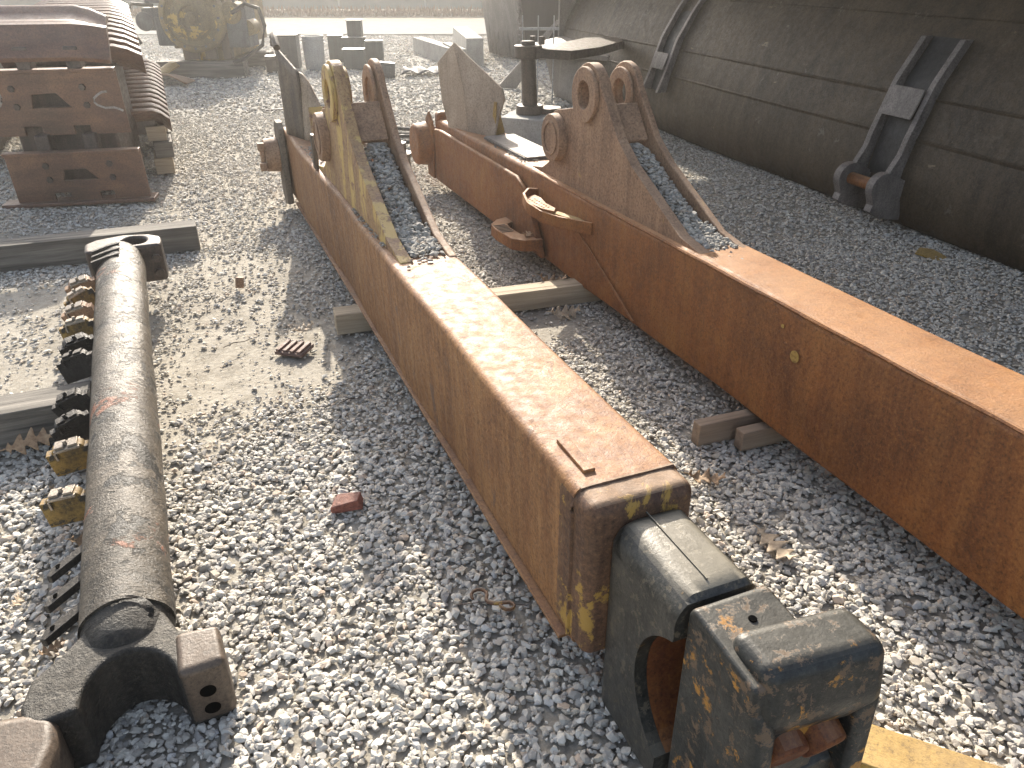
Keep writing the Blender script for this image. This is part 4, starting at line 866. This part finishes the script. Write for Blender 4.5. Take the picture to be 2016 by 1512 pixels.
# oak leaves
def oak(name, label, loc, ln, rot, mat='leaf', curl=.3, lobes=4):
    ph = random.random() * 6
    side = [(t, max(.012, .27 * math.sin(math.pi * min(1, t * .86 + .06)) ** .8 * (.60 + .40 * math.cos(2 * math.pi * (t * (lobes + .5) + .5)))) if t > .14 else .012) for t in np.linspace(0, 1, 34)]
    b = B(); n = len(side); V = []
    for (t, wd) in side:
        for sg in (-1, -.5, 0, .5, 1):
            y = sg * wd; V.append(((t + .10 * abs(sg) * wd / .27 - .02) * ln, y * ln + .03 * ln * math.sin(t * 5 + ph), ln * curl * ((t - .5) ** 2 * 1.4 + .10 * math.sin(t * 14) + abs(sg) * wd * .6 * (1 if sg > 0 else .7)) + random.uniform(-.006, .006) * ln))
    F = [(i * 5 + k, i * 5 + k + 1, i * 5 + 6 + k, i * 5 + 5 + k) for i in range(n - 1) for k in range(4)]
    b._add(V, F); o = b.obj('oak_leaf', mat, None, solid=.0012, smooth=20); o.location = loc; o.rotation_euler = tuple(R(a) for a in rot)
    tag(o, label, 'leaf', 'dry oak leaves'); return o
oak('', 'large brown oak leaf leaning on the grey timber left of the pipe', (-1.73, 2.14, .055), .17, (38, 0, 35), curl=.2)
oak('', 'upright brown leaf at the broken end of the grey timber', (-1.53, 2.22, .05), .13, (60, -50, 80))
oak('', 'bright pale leaf tips in front of the yellow clamp', (-1.36, 1.86, .02), .10, (20, -35, 150), 'leaf_pale')
oak('', 'small curled tan leaf on the gravel at the far left', (-1.70, 1.95, .03), .06, (10, -40, 70), 'leaf')
oak('', 'brown crumpled leaf tucked beside the second last clamp', (-1.30, 1.72, .02), .10, (20, 10, 20))
oak('', 'small dull leaf under the black lug plates of the pipe', (-1.16, 1.30, .02), .07, (30, 10, 60))
oak('', 'yellowish leaf left of the black lug plates', (-1.30, 1.45, .03), .06, (40, 10, 100), 'leaf_pale')
oak('', 'rusty brown curled leaf right of the collar end', (.56, 2.03, .025), .13, (10, 0, -8), curl=.5)
oak('', 'long thin dull leaf on the shaded gravel between the arm and the pivot', (.72, 1.78, .022), .16, (4, 0, -62), 'leaf_pale', curl=.15)
oak('', 'curled pale leaf below the timber between the arms', (.17, 3.36, .02), .16, (40, 0, 15), 'leaf_pale', curl=.35)
oak('', 'crumpled brown leaf on top of the timber between the arms', (.12, 3.62, .10), .15, (20, 10, 5), curl=.6)
o = oak('', 'crumpled dry leaf resting on the lower ribbed step', (0, 0, 0), .10, (20, 20, 40), curl=.8); o.matrix_world = A2 @ T4(-.10, 1.84, .118, 0, 0, 30)
oak('', 'dark leaf on the timber side behind the bolted clamp', (-2.30, 4.10, .03), .13, (40, 0, 20))
oak('', 'tan leaf beside the rust stain above the small casting', (-.99, 3.12, .03), .10, (15, -10, 30), 'leaf_pale', curl=.5)

# ---------------------------------------------------------------- far edge of the yard
def strip(name, y0, y1, z, mat, x0=-60, x1=60):
    b = B(); b._add([(x0, y0, z), (x1, y0, z), (x1, y1, z), (x0, y1, z)], [(0, 1, 2, 3)]); return tag(b.obj(name, mat), kind='structure')
strip('road', 19.6, 24.2, .012, 'road'); strip('verge', 24.2, 60, .016, 'verge')
r = np.random.default_rng(3); b = B()
for i in range(9000):
    x = r.uniform(-26, 14); y = r.uniform(26.0, 29.2); h = r.uniform(.05, .26); a = r.uniform(0, 6.28); w_ = r.uniform(.01, .05)
    b._add([(x - w_ * math.cos(a), y - w_ * math.sin(a), 0), (x + w_ * math.cos(a), y + w_ * math.sin(a), 0), (x + r.uniform(-.1, .1), y + r.uniform(-.1, .1), h)], [(0, 1, 2)])
tag(b.obj('weeds', 'weeds'), 'reddish dry weeds along the foot of the far fence', kind='stuff')
fe = empty('screen_fence', 'grey-green cloth screen fence across the far side of the yard', 'fence', (0, 29.5, 0))
b = B(); b.grid(lambda u, v: (-30 + 50 * u, .03 * math.sin(u * 160), .05 + 2.3 * v), 220, 3); b.obj('screen_cloth', 'fence_cloth', fe)
for i in range(18): B().cyl((-30 + i * 3.0, -.06, 0), (-30 + i * 3.0, -.06, 2.5), .035, n=10).obj('fence_post', 'fence_post', fe)

# ---------------------------------------------------------------- added air volume, mainly imitating lens glare
b = B(); b.box(-70, 70, -20, 95, -1.2, 3.2)
hz = NT('glare_air'); hz.t.nodes.remove(hz.b)
pv = hz.n('ShaderNodeVolumePrincipled'); pv.inputs['Density'].default_value = 0.0042; pv.inputs['Anisotropy'].default_value = 0.72; pv.inputs['Color'].default_value = (1, .98, .95, 1)
hz.l(pv.outputs[0], hz.out.inputs['Volume'])
tag(b.obj('glare_veil', hz.m), kind='stuff')
